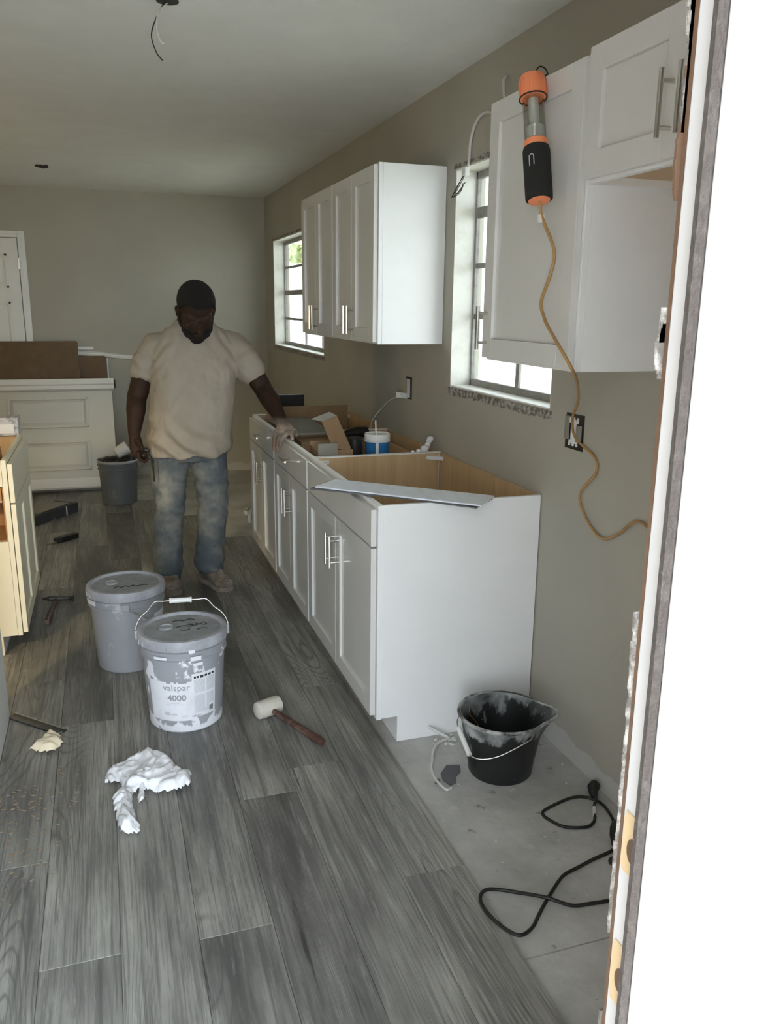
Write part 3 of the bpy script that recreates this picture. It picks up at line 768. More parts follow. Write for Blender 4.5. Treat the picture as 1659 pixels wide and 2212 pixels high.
mx = Matrix.Rotation(math.radians(62), 3, 'Y') @ Matrix.Rotation(math.radians(0), 3, 'X')
cup = MB().lathe([(.040, -.045), (.043, -.043), (.050, .05), (.047, .05), (.040, -.038), (.002, -.038)], (c3[0]+.035, c3[1]-.02, ZP+h3+.066), 24, M3=mx)
autosmooth(single('plastic_cup', cup, 'whitepl', 'white plastic cup lying on the rags in the open pail', 'cup', (c3[0]+.03, c3[1]-.02, ZP+h3)))

# black paint bucket on the slab
cb = (1.180, 2.235); hb = .212; r0b, r1b = .103, .142
t = Thing('black_bucket', (cb[0], cb[1], 0), 'black bucket with pouring lip and dried white paint, on the bare slab', 'bucket')
sp_ang = math.radians(-22)
def lip(p, a, k):
    d = math.cos(a-sp_ang)
    w = max(0, p.z/hb-.72)/.28
    e = max(0, (d-.86)/.14)**1.3
    return Vector((p.x+.036*e*w*math.cos(sp_ang), p.y+.036*e*w*math.sin(sp_ang), p.z+.004*e*w))
pf = [(.06, 0), (r0b, 0), (r0b+.004, .006)]+[(r0b+(r1b-r0b)*(z/hb), z) for z in (.05, .1, .15, .18, .2)]+[(r1b+.004, hb-.006), (r1b+.006, hb), (r1b+.002, hb+.003), (r1b-.004, hb)]
pf += [(r0b+(r1b-r0b)*(z/hb)-.004, z) for z in (.19, .17, .14, .1, .05, .012)]+[(.03, .010)]
autosmooth(t.part('bucket_body', MB().lathe(pf, (cb[0], cb[1], 0), 64, fn=lip), 'bbk'), .9)
rimpf = [(r1b+.004, hb-.008), (r1b+.0085, hb-.002), (r1b+.006, hb+.005), (r1b, hb+.004), (r1b-.002, hb-.003)]
M['rimpaint'] = dusty('bucket_rim_paint', (.04, .042, .042), (.46, .46, .45), .95, 14, .5, .1, lo=.42, hi=.56)
autosmooth(t.part('rim', MB().lathe(rimpf, (cb[0], cb[1], 0), 64, closed=True, fn=lip), 'rimpaint'), 1.2)
# bail drooping on the near side
e1 = Vector((math.cos(math.radians(160)), math.sin(math.radians(160)), 0)); e2 = Vector((-.40, -.92, 0)).normalized()
A0 = Vector((cb[0], cb[1], hb-.020))+e1*(r1b+.002); B0 = Vector((cb[0], cb[1], hb-.022))+Vector((math.cos(math.radians(-76)), math.sin(math.radians(-76)), 0))*(r1b+.002)
Mid = Vector((cb[0]-.155, cb[1]-.085, .128))
Ma = Vector((cb[0]-.150, cb[1]+.025, .172))
bl = t.part('bail', MB().tube(spline([A0, Ma, Mid, Mid.lerp(B0, .45)+Vector((-.02, -.02, -.025)), B0+Vector((-.02, -.01, -.01)), B0], 6), .002, 6), 'steel', smooth=True)
t.part('grip', MB().tube([Ma+(Mid-Ma)*.08, Mid], .0085, 12), 'whitepl', parent=bl)
st_ = MB()
for a0, sw in ((150, 30), (165, 22), (120, 15)):
    pts = []
    for k in range(9):
        z = hb-.02-k*.018; a = math.radians(a0-sw*k/8+6*math.sin(k)); rq = r0b+(r1b-r0b)*(z/hb)-.006
        pts.append((cb[0]+rq*math.cos(a), cb[1]+rq*math.sin(a), z))
    m_ = MB().tube(pts, .0012, 5); st_.add(m_.v, m_.f)
t.part('paint_string', st_, 'cordtan', label='dried paint strings inside')

# ------------------------------------------------------------ tools and litter on the floor
def rotz(v, a): return Vector((v[0]*math.cos(a)-v[1]*math.sin(a), v[0]*math.sin(a)+v[1]*math.cos(a), v[2]))
hd = Vector((.500, 2.815, ZP+.034)); ax = Vector((.135, .055, 0)).normalized()
t = Thing('rubber_mallet', (hd.x, hd.y, ZP), 'white rubber mallet with dark wooden handle lying on the grey planks', 'mallet')
pf = [(.026, -.050), (.032, -.046), (.034, -.03), (.034, .03), (.032, .046), (.026, .050)]
autosmooth(t.part('mallet_head', MB().lathe(pf, hd, 24, M3=ax.to_track_quat('Z', 'Y').to_matrix()), 'mallet'))
en = Vector((.640, 2.535, ZP+.015)); p0 = hd+Vector((.012, -.02, -.004)); dv = en-p0
autosmooth(t.part('handle', MB().tube([p0, p0+dv*.15, p0+dv*.35, p0+dv*.6, p0+dv*.85, en], [.0115, .0125, .013, .0155, .0165, .0145], 12, .85), 'handlewood'))

# claw hammer by the cream cabinet
t = Thing('hammer', (-.30, 4.3, ZP), 'old hammer lying on the planks in the shade of the cream cabinet', 'hammer')
t.part('hammer_head', MB().tube([(-.385, 4.365, ZP+.016), (-.35, 4.36, ZP+.018), (-.30, 4.352, ZP+.016), (-.25, 4.34, ZP+.016), (-.232, 4.335, ZP+.016)], [.004, .012, .012, .010, .015], 10), 'darkmetal')
t.part('handle', MB().tube([(-.315, 4.355, ZP+.014), (-.325, 4.25, ZP+.013), (-.338, 4.12, ZP+.015), (-.345, 4.02, ZP+.015)], [.009, .010, .014, .013], 10), 'handlewood')
# flat pry bar
a = Vector((-.417, 3.090, ZP+.004)); b = Vector((-.232, 2.905, ZP+.004)); d = (b-a).normalized(); n = Vector((-d.y, d.x, 0))
pb = MB().prism([], 2, 0, 1) if False else MB()
pts = [(a-n*.018), (b-n*.020-d*.012), (b+n*.0+d*.004), (b+n*.020), (a+n*.018)]
pb.prism([(p.x, p.y) for p in pts], 2, ZP+.0005, ZP+.007)
t = Thing('pry_bar', (a+b)/2, 'dark flat metal bar on the planks, poking out past the half wall', 'tool')
t.part('blade', pb, 'darkmetal', bevel=.001)
pb = MB().tube([a+Vector((0, 0, .008))+n*.012, b+Vector((0, 0, .006))+n*.012], .0015, 6); t.part('ridge', pb, 'steel')

def crumple(name, outline, h, seed, m, label, cat, z=ZP, cell=.0045, amp=1.):
    """a crumpled sheet: folded height field over an outline, thickened"""
    xs = [p[0] for p in outline]; ys = [p[1] for p in outline]
    def inside(x, y):
        c = False; j = len(outline)-1
        for i in range(len(outline)):
            (xi, yi), (xj, yj) = outline[i], outline[j]
            if (yi > y) != (yj > y) and x < (xj-xi)*(y-yi)/(yj-yi)+xi: c = not c
            j = i
        return c
    def edge(x, y):
        dmin = 9
        for i in range(len(outline)):
            A_ = Vector(outline[i]); B_ = Vector(outline[(i+1) % len(outline)]); p = Vector((x, y)); ab = B_-A_
            k = max(0, min(1, (p-A_).dot(ab)/max(ab.length_squared, 1e-9))); dmin = min(dmin, (A_+ab*k-p).length)
        return dmin
    nx = int((max(xs)-min(xs))/cell)+2; ny = int((max(ys)-min(ys))/cell)+2; idx = {}; vs_ = []; fs = []
    for j in range(ny+1):
        for i in range(nx+1):
            x, y = min(xs)-cell+i*cell, min(ys)-cell+j*cell
            if not inside(x, y): continue
            e = edge(x, y); q = Vector((x*14, y*14, seed))
            w = Vector((noise.noise(q*.7), noise.noise(q*.7+Vector((7, 3, 1))), 0))*1.3; q = q+w
            f1 = 1-abs(noise.noise(q*.9))*2.2; f2 = 1-abs(noise.noise(q*2.1+Vector((3, 1, 0))))*2.2; f3 = 1-abs(noise.noise(q*4.3+Vector((1, 8, 0))))*2
            k = min(1, e/.028); k = k*(2-k)
            zz = h*(.25+.75*k)*max(.02, .28+.34*f1+.24*f2+.14*f3*amp)+.002+max(0, .010*noise.noise(q*1.7+Vector((9, 9, 9))))*(1-k)
            idx[i, j] = len(vs_)
            vs_.append((x+.007*noise.noise(q*3), y+.007*noise.noise(q*3+Vector((5, 5, 5))), z+max(.0012, zz)))
    for j in range(ny):
        for i in range(nx):
            q = [(i, j), (i+1, j), (i+1, j+1), (i, j+1)]
            q = [idx[p] for p in q if p in idx]
            if len(q) >= 3: fs.append(tuple(q))
    cx, cy = sum(xs)/len(xs), sum(ys)/len(ys)
    mb = MB().add(vs_, fs); me = mb.mesh(name, (cx, cy, z))
    o = link(name, me, m, None, False, loc=(cx, cy, z)); tag(o, label, cat)
    for p in me.polygons: p.use_smooth = True
    s_ = o.modifiers.new('sol', 'SOLIDIFY'); s_.thickness = .001; s_.offset = 1
    return o
out = [(-.092, 2.540), (-.075, 2.580), (-.03, 2.600), (-.01, 2.645), (.03, 2.665), (.07, 2.640), (.115, 2.590), (.150, 2.510), (.183, 2.465), (.172, 2.405),
       (.12, 2.385), (.075, 2.392), (.05, 2.415), (.035, 2.425), (.028, 2.36), (.008, 2.362), (.012, 2.43), (-.005, 2.42), (-.004, 2.34), (.002, 2.27), (.012, 2.215), (-.022, 2.200), (-.050, 2.225), (-.058, 2.31), (-.066, 2.40), (-.03, 2.455), (-.045, 2.505), (-.088, 2.500)]
crumple('crumpled_cloth', out, .055, 2.7, 'whitepaper', 'crumpled white cloth with a trailing tail on the planks', 'cloth')
t = crumple('paper_wad', [(-.335, 2.80), (-.318, 2.825), (-.305, 2.835), (-.295, 2.875), (-.268, 2.895), (-.235, 2.865), (-.222, 2.80), (-.25, 2.765), (-.30, 2.772)], .05, 9.1, 'creampaper', 'cream crumpled paper wad on the planks by the half wall', 'paper', cell=.004)

# flooring carton and putty knife near the leaning door
t = Thing('flooring_carton', (-.42, 6.15, ZP), 'dark printed flooring carton with a loose top on the far floor', 'box')
d = Vector((.249, .348, 0)).normalized(); n = Vector((-d.y, d.x, 0)); c = Vector((-.47, 6.21, ZP+.035))
t.part('carton', MB().obox(c, d*.23, n*.10, (0, 0, .035)), 'tilebox', bevel=.002)
t.part('flap', MB().obox(c+n*.01+Vector((0, 0, .042)), d*.17, n*.085, (0, 0, .0015)), 'greycard')
t.part('tape', MB().obox(c+d*.10-n*.1004, d*.006, n*.0005, (0, 0, .034)), 'whitepaper')
t = Thing('utility_knife', (-.33, 5.52, ZP), 'dark pointed scraper on the planks in front of the flooring carton', 'tool')
a = Vector((-.250, 5.607, ZP)); b = Vector((-.43, 5.435, ZP)); d = (b-a).normalized(); n = Vector((-d.y, d.x, 0))
pts = [a+n*.024, a+d*.14+n*.024, a+d*.175+n*.006, a+d*.175-n*.014, a+d*.14-n*.022, a-n*.024]
t.part('handle', MB().prism([(p.x, p.y) for p in pts], 2, ZP, ZP+.035), 'black', bevel=.004)
pts = [a+d*.172+n*.010, b, a+d*.172-n*.012]
t.part('blade', MB().prism([(p.x, p.y) for p in pts], 2, ZP+.004, ZP+.016), 'steel')

# ------------------------------------------------------------ far left: door on its side, cardboard
t = Thing('prehung_door', (-1.0, 7.2, ZP), 'white panelled door lying on its side, leaning on the far wall', 'door')
dz = Vector((0, .385, .83)).normalized(); dn = Vector((0, -dz.z, dz.y)); og = Vector((0, 7.07, ZP+.004))
def D(x, s_, n_): return og+Vector((x, 0, 0))+dz*s_+dn*n_
mb = MB(); panelled(mb, -1.98, .045, .10, .86, 0, [(-.775, .56-.02, -.155, .80), (-.775, .175, -.155, .425), (-1.35, .54, -.87, .80), (-1.35, .175, -.87, .425), (-1.85, .54, -1.45, .80), (-1.85, .175, -1.45, .425)], .017)
mb.v = [tuple(D(x, z, -y)) for x, y, z in mb.v]
M['doorslab'] = mat('grey_white_door_slab', (.66, .65, .60), .5, var=.02)  # slab tone set greyer than the jamb rails
t.part('door_slab', mb, 'doorslab', bevel=.002)
for s0, nm in ((.0, 'jamb'), (.862, 'jamb')):
    mb = MB(); pr = [(s0, -.05), (s0, .075), (s0+.012, .085), (s0+.04, .085), (s0+.044, .070), (s0+.07, .066), (s0+.074, .050), (s0+.098, .045), (s0+.098, -.05)]
    if s0 > .5: pr = [(s0+.0, -.05), (s0, .045), (s0+.028, .058), (s0+.032, .074), (s0+.055, .085), (s0+.075, .085), (s0+.082, .070), (s0+.082, -.05)]
    mb.rings([[tuple(D(x, p, q)) for p, q in pr] for x in (-2.03, .065)])
    t.part('door_jamb', mb, 'trim')
mb = MB(); mb.obox(D(.072, .905, .03), (.006, 0, 0), dz*.03, dn*.02); mb.obox(D(.06, .02, .07), (.010, 0, 0), dz*.012, dn*.010)
t.part('hinge', mb, 'black')
def sheet(x0, x1, zt, y, lean, label, h, m):
    # a flattened carton standing on the floor behind the door
    mb = MB(); zb = ZP
    a = Vector((0, lean, zt-zb)); a.normalize(); nn = Vector((0, -a.z, a.y)); o_ = Vector((0, y, zb)); L = (zt-zb)/a.z
    pr = [(x0, 0), (x1, 0), (x1, L-.012), (x1-.012, L), (x0, L)]
    mb.rings([[tuple(o_+Vector((p, 0, 0))+a*q+nn*k) for p, q in pr] for k in (0, .008)])
    single('flat_carton', mb, m, label, 'cardboard', (x0+.3, y, zb), 'flattened cartons behind the leaning door')
sheet(-1.75, -.205, 1.20, 7.50, .10, 'tall dark brown flattened carton behind the leaning door', 0, 'darkcard')
sheet(-1.3, .015, 1.075, 7.58, .05, 'lower flattened carton sticking out right of the tall one', 0, 'darkcard')

# plumbing stub and scrap by the far wall
t = Thing('shutoff_valve', (.915, 5.72, 0), 'white water shutoff stub on the bare floor behind the far cabinet', 'valve')
t.part('pipe', MB().tube([(.915, 5.72, 0), (.915, 5.72, .07)], .011, 12), 'whitepl')
t.part('valve_body', MB().tube([(.885, 5.70, .08), (.945, 5.74, .08)], .018, 12), 'whitepl'); t.part('valve_knob', MB().ball((.895, 5.69, .108), ((.020, 0, 0), (0, .014, 0), (0, 0, .014))), 'steel', smooth=True)

# ------------------------------------------------------------ on and in the base cabinets
def plank_piece(p, m, label, z, th=.005, grp='loose vinyl planks on the cabinet'):
    mb = MB().prism(p, 2, z, z+th); c = (sum(q[0] for q in p)/4, sum(q[1] for q in p)/4, z)
    return single('vinyl_plank', mb, m, label, 'plank', c, grp, bevel=.0006)
M['vinyltop'] = dusty('vinyl_plank_sky_reflection', (.76, .79, .86), (.60, .62, .68), .6, 9, .3, .05, 60, (3, 1, 1))  # pale blue base colour carries the sky's reflection
M['vinyldark'] = mat('dark_vinyl_backing', (.10, .10, .105), .6)
P = [(.682, 2.792), (.787, 2.896), (1.238, 2.483), (1.135, 2.367)]
def shift(p, dx, dy, a):
    c = Vector((sum(q[0] for q in p)/4, sum(q[1] for q in p)/4, 0))
    return [tuple((rotz(Vector((q[0], q[1], 0))-c, a)+c+Vector((dx, dy, 0)))[:2]) for q in p]
plank_piece(P, 'vinyltop', 'vinyl floor plank with sky reflection painted pale, laid across the open near cabinet, topmost of three', .8875)
plank_piece(shift(P, -.012, .012, .045), 'vinyldark', 'dark vinyl plank, middle one beneath the pale plank', .882)
plank_piece(shift(P, .01, .03, -.07), 'vinyldark', 'dark vinyl plank, lowest under the pale plank on the cabinet', .8765)

# blue tub with a stick
tb = (1.186, 3.62, .7575)
t = Thing('joint_compound_tub', tb, 'blue tub with white lid and a stirring stick in the middle cabinet', 'tub')
autosmooth(t.part('tub_body', MB().lathe([(.052, 0), (.053, .004), (.057, .15), (.05, .15)], tb, 32), 'bluelabel'))
autosmooth(t.part('tub_lid', MB().lathe([(.058, .148), (.061, .150), (.061, .156), (.0595, .158), (.0605, .182), (.059, .186), (.056, .186), (.055, .180), (.004, .178)], tb, 32), 'whitepl'))
t.part('label_stripe', cyl_patch(tb, lambda z: .053+.004*z/.15, tb[2], math.atan2(-tb[1], -tb[0])-.12, math.atan2(-tb[1], -tb[0])+.12, .004, .148, .0008), 'whitepl', label='white stripe')
t.part('stick', MB().tube([(tb[0]+.002, tb[1]+.01, tb[2]+.05), (tb[0]-.006, tb[1]+.01, tb[2]+.245)], .0036, 8), 'whitepl', label='white plastic stirring stick')
# cardboard boxes inside the middle cabinet
t = Thing('cardboard_box', (.95, 3.65, .757), 'brown cardboard box with one long flap standing open, in the middle cabinet', 'box')
bx = MB(); bx.box((.885, 3.54, .7575), (1.045, 3.545, .885)); bx.box((.885, 3.70, .7575), (1.045, 3.705, .905)); bx.box((.885, 3.545, .7575), (.89, 3.70, .885)); bx.box((1.04, 3.545, .7575), (1.045, 3.70, .885)); bx.box((.89, 3.545, .7575), (1.04, 3.70, .762))
t.part('carton', bx, 'cardboard')
fp = MB(); p = [Vector(q) for q in ((1.045, 3.60, .868), (1.045, 3.705, .868), (.955, 3.76, 1.005), (.915, 3.72, 1.012))]
p = [Vector((.965, 3.60, .884)), Vector((1.048, 3.56, .870)), Vector((1.025, 3.745, 1.012)), Vector((.955, 3.755, .985))]
nn = (p[1]-p[0]).cross(p[3]-p[0]).normalized()*.003
fp.rings([[q for q in p], [q+nn for q in p]])
fl_ = t.part('flap', fp, 'cardboard')
q0, q1 = p[3], p[2]; tip = [q0, q1, q1+Vector((-.035, .01, .018)), q0+Vector((-.05, .01, .012))]
fp = MB(); fp.rings([[q for q in tip], [q+Vector((0, -.003, .003)) for q in tip]]); t.part('flap', fp, 'greycard')
bx = MB().box((.875, 3.512, .7575), (.965, 3.538, .921))
single('small_carton', bx, 'greycard', 'small grey-brown carton in front of the open cardboard box', 'box', (.92, 3.51, .7575), bevel=.002)
bx = MB().box((.90, 3.955, .7575), (1.25, 4.10, .86)); single('cardboard_box', bx, 'cardboard', 'closed brown cardboard box at the back of the middle cabinet', 'box', (1.05, 4.02, .7575), bevel=.003)
autosmooth(single('black_canister', MB().lathe([(.034, 0), (.036, .004), (.036, .165), (.032, .17), (.002, .17)], (1.078, 3.625, .7575), 24), 'black', 'black canister between the open box and the blue tub', 'can', (1.078, 3.625, .7575)))
bd = MB().obox((.985, 4.36, .882), (.115, 0, 0), (.0, .30, 0), (0, 0, .005)); single('grey_board', bd, 'greycard', 'grey flat board bridging the two far cabinets', 'board', (.985, 4.36, .877), bevel=.001)
bd = MB(); bd.box((XF+.025, 4.40, .114), (1.30, 4.41, .93)); bd2 = bd
single('brown_panel', MB().box((.87, 4.72, .115), (1.36, 4.728, .945)), 'cardboard', 'brown cardboard sheet standing upright inside the far cabinet', 'cardboard', (1.1, 4.72, .115))
t = Thing('power_drill', (1.24, 4.0, .86), 'dark power tool lying on the closed brown box', 'tool')
t.part('tool_body', MB().tube([(1.14, 3.99, .888), (1.20, 4.01, .890), (1.26, 4.02, .890)], [.018, .028, .026], 12), 'black'); t.part('grip', MB().tube([(1.235, 4.02, .885), (1.225, 4.06, .874), (1.20, 4.085, .874)], [.016, .014, .013], 10), 'black')
single('black_board', MB().box((1.023, 5.10, ZP*0), (1.183, 5.14, .972)), 'black', 'black upright board standing behind the far base cabinet', 'board', (1.1, 5.12, 0), bevel=.003)
# white knotted rag on the cabinet rim
kn = MB(); kb = Vector((1.372, 3.44, .876))
for dx, dy, dz_, r_ in ((0, 0, .014, .017), (.012, .01, .020, .014), (.024, .02, .032, .011), (.034, .03, .044, .011), (.042, .036, .053, .014), (-.03, -.005, .008, .010), (-.06, -.01, .006, .008)):
    kn.ball(kb+Vector((dx-.02, dy, dz_)), ((r_*1.15, 0, 0), (0, r_, 0), (0, 0, r_)), 12, 8)
me = kn.mesh('knotted_rag', kb)
for v in me.vertices: v.co += v.co.normalized()*.004*noise.noise(v.co*90)
tag(link('knotted_rag', me, 'whitepaper', None, True, loc=kb), 'small white knotted rag on the back rim between two base cabinets', 'rag')

# ------------------------------------------------------------ work light on the upper cabinet
t = Thing('work_light', (1.074, 1.99, 1.784), 'orange and black corded work light hooked on the wall cabinet door', 'lamp')
lb_, lt = Vector((1.066, 1.962, 1.780)), Vector((1.078, 2.058, 2.086)); ldv = (lt-lb_); L = ldv.length; ld_ = ldv.normalized(); LM = ld_.to_track_quat('Z', 'Y').to_matrix()
def lp(prof, n=28, **k): return MB().lathe([(r, z*L) for r, z in prof], lb_, n, M3=LM, **k)
autosmooth(t.part('grip_sleeve', lp([(.029, .0), (.034, .01), (.0345, .03), (.0345, .40), (.032, .425), (.0295, .43), (.028, .0)], closed=True), 'sleeve'))
autosmooth(t.part('base_plug', lp([(.008, -.012), (.027, -.006), (.0285, .012), (.0285, .02)]), 'orange'))
autosmooth(t.part('collar', lp([(.0285, .42), (.0300, .425), (.0300, .475), (.0285, .48)]), 'orange', label='bright orange collar'))
autosmooth(t.part('lamp_socket', lp([(.024, .481), (.0245, .485), (.0245, .585), (.022, .59)]), 'whitepl'))
autosmooth(t.part('bulb', lp([(.013, .59), (.013, .82), (.010, .83)]), 'whitepl', label='unlit white fluorescent bulb'))
t.part('clear_guard', lp([(.0275, .48), (.0275, .83), (.0262, .83), (.0262, .48)], closed=True), 'clear', smooth=True)
capo = autosmooth(t.part('top_cap', lp([(.031, .825), (.033, .83), (.0335, .97), (.030, 1.0), (.012, 1.005)]), 'orange'))
rb = MB()
for k in range(14):
    a = 2*PI*k/14; p = lb_+LM@Vector((.0335*math.cos(a), .0335*math.sin(a), .90*L)); rb.obox(p, LM@Vector((.0012*math.cos(a), .0012*math.sin(a), 0)), LM@Vector((-.002*math.sin(a), .002*math.cos(a), 0)), ld_*.02)
t.part('cap_rib', rb, 'orange', parent=capo, kind='stuff')
hk = MB(); ring = [lb_+LM@Vector((.0345*math.cos(2*PI*k/24), .0345*math.sin(2*PI*k/24), .825*L)) for k in range(25)]
hk.tube(ring, .0018, 6)
hk.tube(spline([(1.103, 2.052, 2.036), (1.100, 2.071, 2.088), (1.103, 2.083, 2.108), (1.112, 2.083, 2.120), (1.127, 2.082, 2.117), (1.138, 2.086, 2.106), (1.118, 2.060, 2.094), (1.106, 2.043, 2.076), (1.104, 2.040, 2.036)], 5), .0018, 6)
t.part('hook', hk, 'rubber', smooth=True)
sn = MB(); f_ = LM.inverted()@Vector((-.42, -.9, 0)); az0 = math.atan2(f_.y, f_.x)-.45
def SL(a, z): return lb_+LM@Vector((.0352*math.cos(az0+a), .0352*math.sin(az0+a), z*L))
sn.tube([SL(-.17, .245), SL(-.17, .325), SL(0, .335), SL(.17, .325), SL(.17, .25)], .0012, 6); t.part('stitching', sn, 'cable', label='pale outline mark on the sleeve')
cordp = [(1.066, 1.960, 1.779), (1.080, 1.968, 1.741), (1.098, 1.930, 1.66), (1.100, 1.945, 1.60), (1.096, 1.978, 1.535), (1.094, 1.955, 1.495), (1.085, 1.908, 1.466), (1.07, 1.795, 1.402), (1.10, 1.800, 1.362), (1.22, 1.972, 1.310), (1.33, 2.145, 1.245), (1.405, 2.290, 1.176), (1.428, 2.302, 1.112), (1.430, 2.19, 1.069), (1.431, 2.175, 1.02), (1.431, 2.258, .934), (1.431, 2.21, .865), (1.431, 2.118, .825), (1.431, 2.03, .862), (1.431, 1.965, .915), (1.431, 1.90, .918), (1.431, 1.80, .86), (1.431, 1.70, .80)]
t.part('cord', MB().tube(spline(cordp, 6), .0042, 8), 'cordtan', smooth=True, label='tan power cord running down the wall')
tg = MB().obox((1.078, 1.969, 1.738), (.008, 0, 0), (0, .004, 0), (0, .002, .010)); t.part('cord_tag', tg, 'whitepl')

# white cable from above the cabinet to the window corner
t = Thing('electrical_cable', (1.43, 3.1, 2.08), 'white electrical cable looping down the wall to the window corner, bare wire ends', 'cable')
cp = [(1.432, 2.88, 2.14), (1.432, 3.02, 2.215), (1.432, 3.10, 2.235), (1.430, 3.17, 2.215), (1.430, 3.215, 2.16), (1.430, 3.225, 2.09), (1.430, 3.235, 2.055)]
t.part('sheath', MB().tube(spline(cp, 6), .006, 8, 1.), 'cable', smooth=True)
t.part('junction', MB().obox((1.425, 3.245, 2.045), (.010, 0, 0), (0, .018, 0), (0, 0, .016)), 'whitepl', bevel=.002)
wv = MB()
for k, dy in enumerate((0, .012, -.01)): wv.tube(spline([(1.42, 3.25+dy, 2.03), (1.41, 3.30, 1.99-.008*k), (1.40, 3.31+dy, 1.955), (1.405, 3.25, 1.965+.006*k), (1.41, 3.22+dy, 2.0)], 5), .0016, 5)
t.part('wire_end', wv, 'rubber')
t = Thing('wire_stub', (1.43, 2.90, 2.25), 'short stub of cable poking out of the wall above the cabinet', 'cable')
t.part('sheath', MB().tube(spline([(1.436, 2.93, 2.32), (1.42, 2.92, 2.305), (1.417, 2.91, 2.26), (1.425, 2.90, 2.215)], 5), .006, 8), 'cable', smooth=True)

# outlet boxes
t = Thing('outlet_box', (XW, 2.325, 1.125), 'black open wall box with bare white device strap behind the cord', 'outlet')
y0, y1, z0, z1 = 2.270, 2.378, 1.070, 1.186
t.part('back_box', MB().box((XW-.0015, y0, z0), (XW+.001, y1, z1)), 'black')
sp = MB()
sp.box((XW-.006, 2.312, z0+.02), (XW-.002, 2.340, z1-.018)); sp.box((XW-.005, 2.300, z1-.030), (XW-.002, 2.352, z1-.020)); sp.box((XW-.005, 2.300, z0+.020), (XW-.002, 2.352, z0+.030))
for yq in (2.304, 2.326, 2.348):
    for zq in (z0+.016, z1-.016): sp.tube([(XW-.005, yq, zq), (XW-.002, yq, zq)], .0055, 10)
t.part('device_strap', sp, 'whitepl')
t.part('spare_plate', MB().box((XW-.009, 2.352, z0+.03), (XW-.002, 2.376, z1-.008)), 'greycard', bevel=.003)
t.part('device', MB().box((XW-.010, 2.278, z0+.028), (XW-.002, 2.304, z1-.034)), 'greycard', bevel=.002)
t = Thing('outlet_box', (XW, 3.88, 1.125), 'open outlet in the wall above the middle cabinet, charger plugged in', 'outlet')
t.part('back_box', MB().box((XW-.0015, 3.845, 1.068), (XW+.001, 3.925, 1.178)), 'black'); t.part('device', MB().box((XW-.008, 3.868, 1.076), (XW-.001, 3.905, 1.168)), 'cable', bevel=.002)
t = Thing('phone_charger', (1.41, 3.89, 1.09), 'white phone charger with a thin cord, plugged into the wall above the cabinets', 'charger')
t.part('adapter', MB().obox((1.406, 3.905, 1.085), (.024, .01, -.004), (-.006, .016, 0), (0, .001, .014)), 'whitepl', bevel=.003)
t.part('cord', MB().tube(spline([(1.384, 3.90, 1.080), (1.35, 3.95, 1.05), (1.30, 3.98, .985), (1.262, 3.95, .945), (1.245, 3.90, .90), (1.245, 3.86, .86), (1.24, 3.82, .80)], 6), .0016, 6), 'cable', smooth=True)

# black cords on the slab
t = Thing('black_power_cord', (1.25, 1.9, 0), 'black cord looping over the bare slab, moulded plug against the wall', 'cord')
r_ = .0048; z = r_+.0003
cp = [(1.392, 1.998, z+.006), (1.384, 1.965, z+.010), (1.354, 1.930, z+.0105), (1.332, 1.890, z), (1.310, 1.868, z), (1.279, 1.858, z), (1.22, 1.879, z), (1.193, 1.925, z), (1.188, 1.955, z), (1.205, 1.972, z), (1.255, 1.990, z), (1.311, 2.004, z), (1.350, 2.002, z), (1.378, 1.982, z), (1.393, 1.951, z), (1.392, 1.915, z), (1.378, 1.860, z), (1.345, 1.800, z+.004), (1.318, 1.755, z+.006)]
cp2 = [(1.318, 1.755, z+.006), (1.289, 1.738, z), (1.22, 1.722, z), (1.162, 1.705, z), (1.110, 1.690, z), (1.075, 1.668, z), (1.006, 1.609, z+.004), (.960, 1.568, z+.003), (.925, 1.535, z+.004), (.882, 1.511, z+.0125), (.858, 1.530, z+.0135), (.838, 1.585, z+.0125), (.834, 1.640, z+.0125), (.846, 1.672, z+.0125), (.872, 1.692, z+.007), (.905, 1.692, z), (.951, 1.665, z), (1.006, 1.612, z+.012), (1.063, 1.578, z), (1.12, 1.568, z), (1.19, 1.560, z), (1.30, 1.540, z), (1.40, 1.50, z)]
crd = spline(cp, 6)+spline(cp2, 6)
t.part('cord', MB().tube(spline(cp, 6), r_, 8), 'rubber', smooth=True); t.part('cord', MB().tube(spline(cp2, 6), r_, 8), 'rubber', smooth=True)
t.part('plug', MB().tube([(1.415, 2.022, .022), (1.402, 2.012, .022), (1.392, 1.995, .016), (1.387, 1.975, .012)], [.018, .019, .014, .007], 12), 'rubber')
t.part('adapter', MB().tube([(1.372, 1.845, .012), (1.355, 1.815, .017), (1.335, 1.780, .019), (1.315, 1.745, .018), (1.305, 1.725, .012)], [.008, .017, .021, .019, .009], 12), 'rubber', smooth=True)
t.part('cord_tape', MB().tube([(1.352, 1.926, z+.0105), (1.336, 1.897, z)], r_+.0012, 8), 'cable')
t.part('knob', MB().ball((1.262, 1.690, .013), ((.013, 0, 0), (0, .013, 0), (0, 0, .012)), 12, 8), 'rubber', smooth=True)
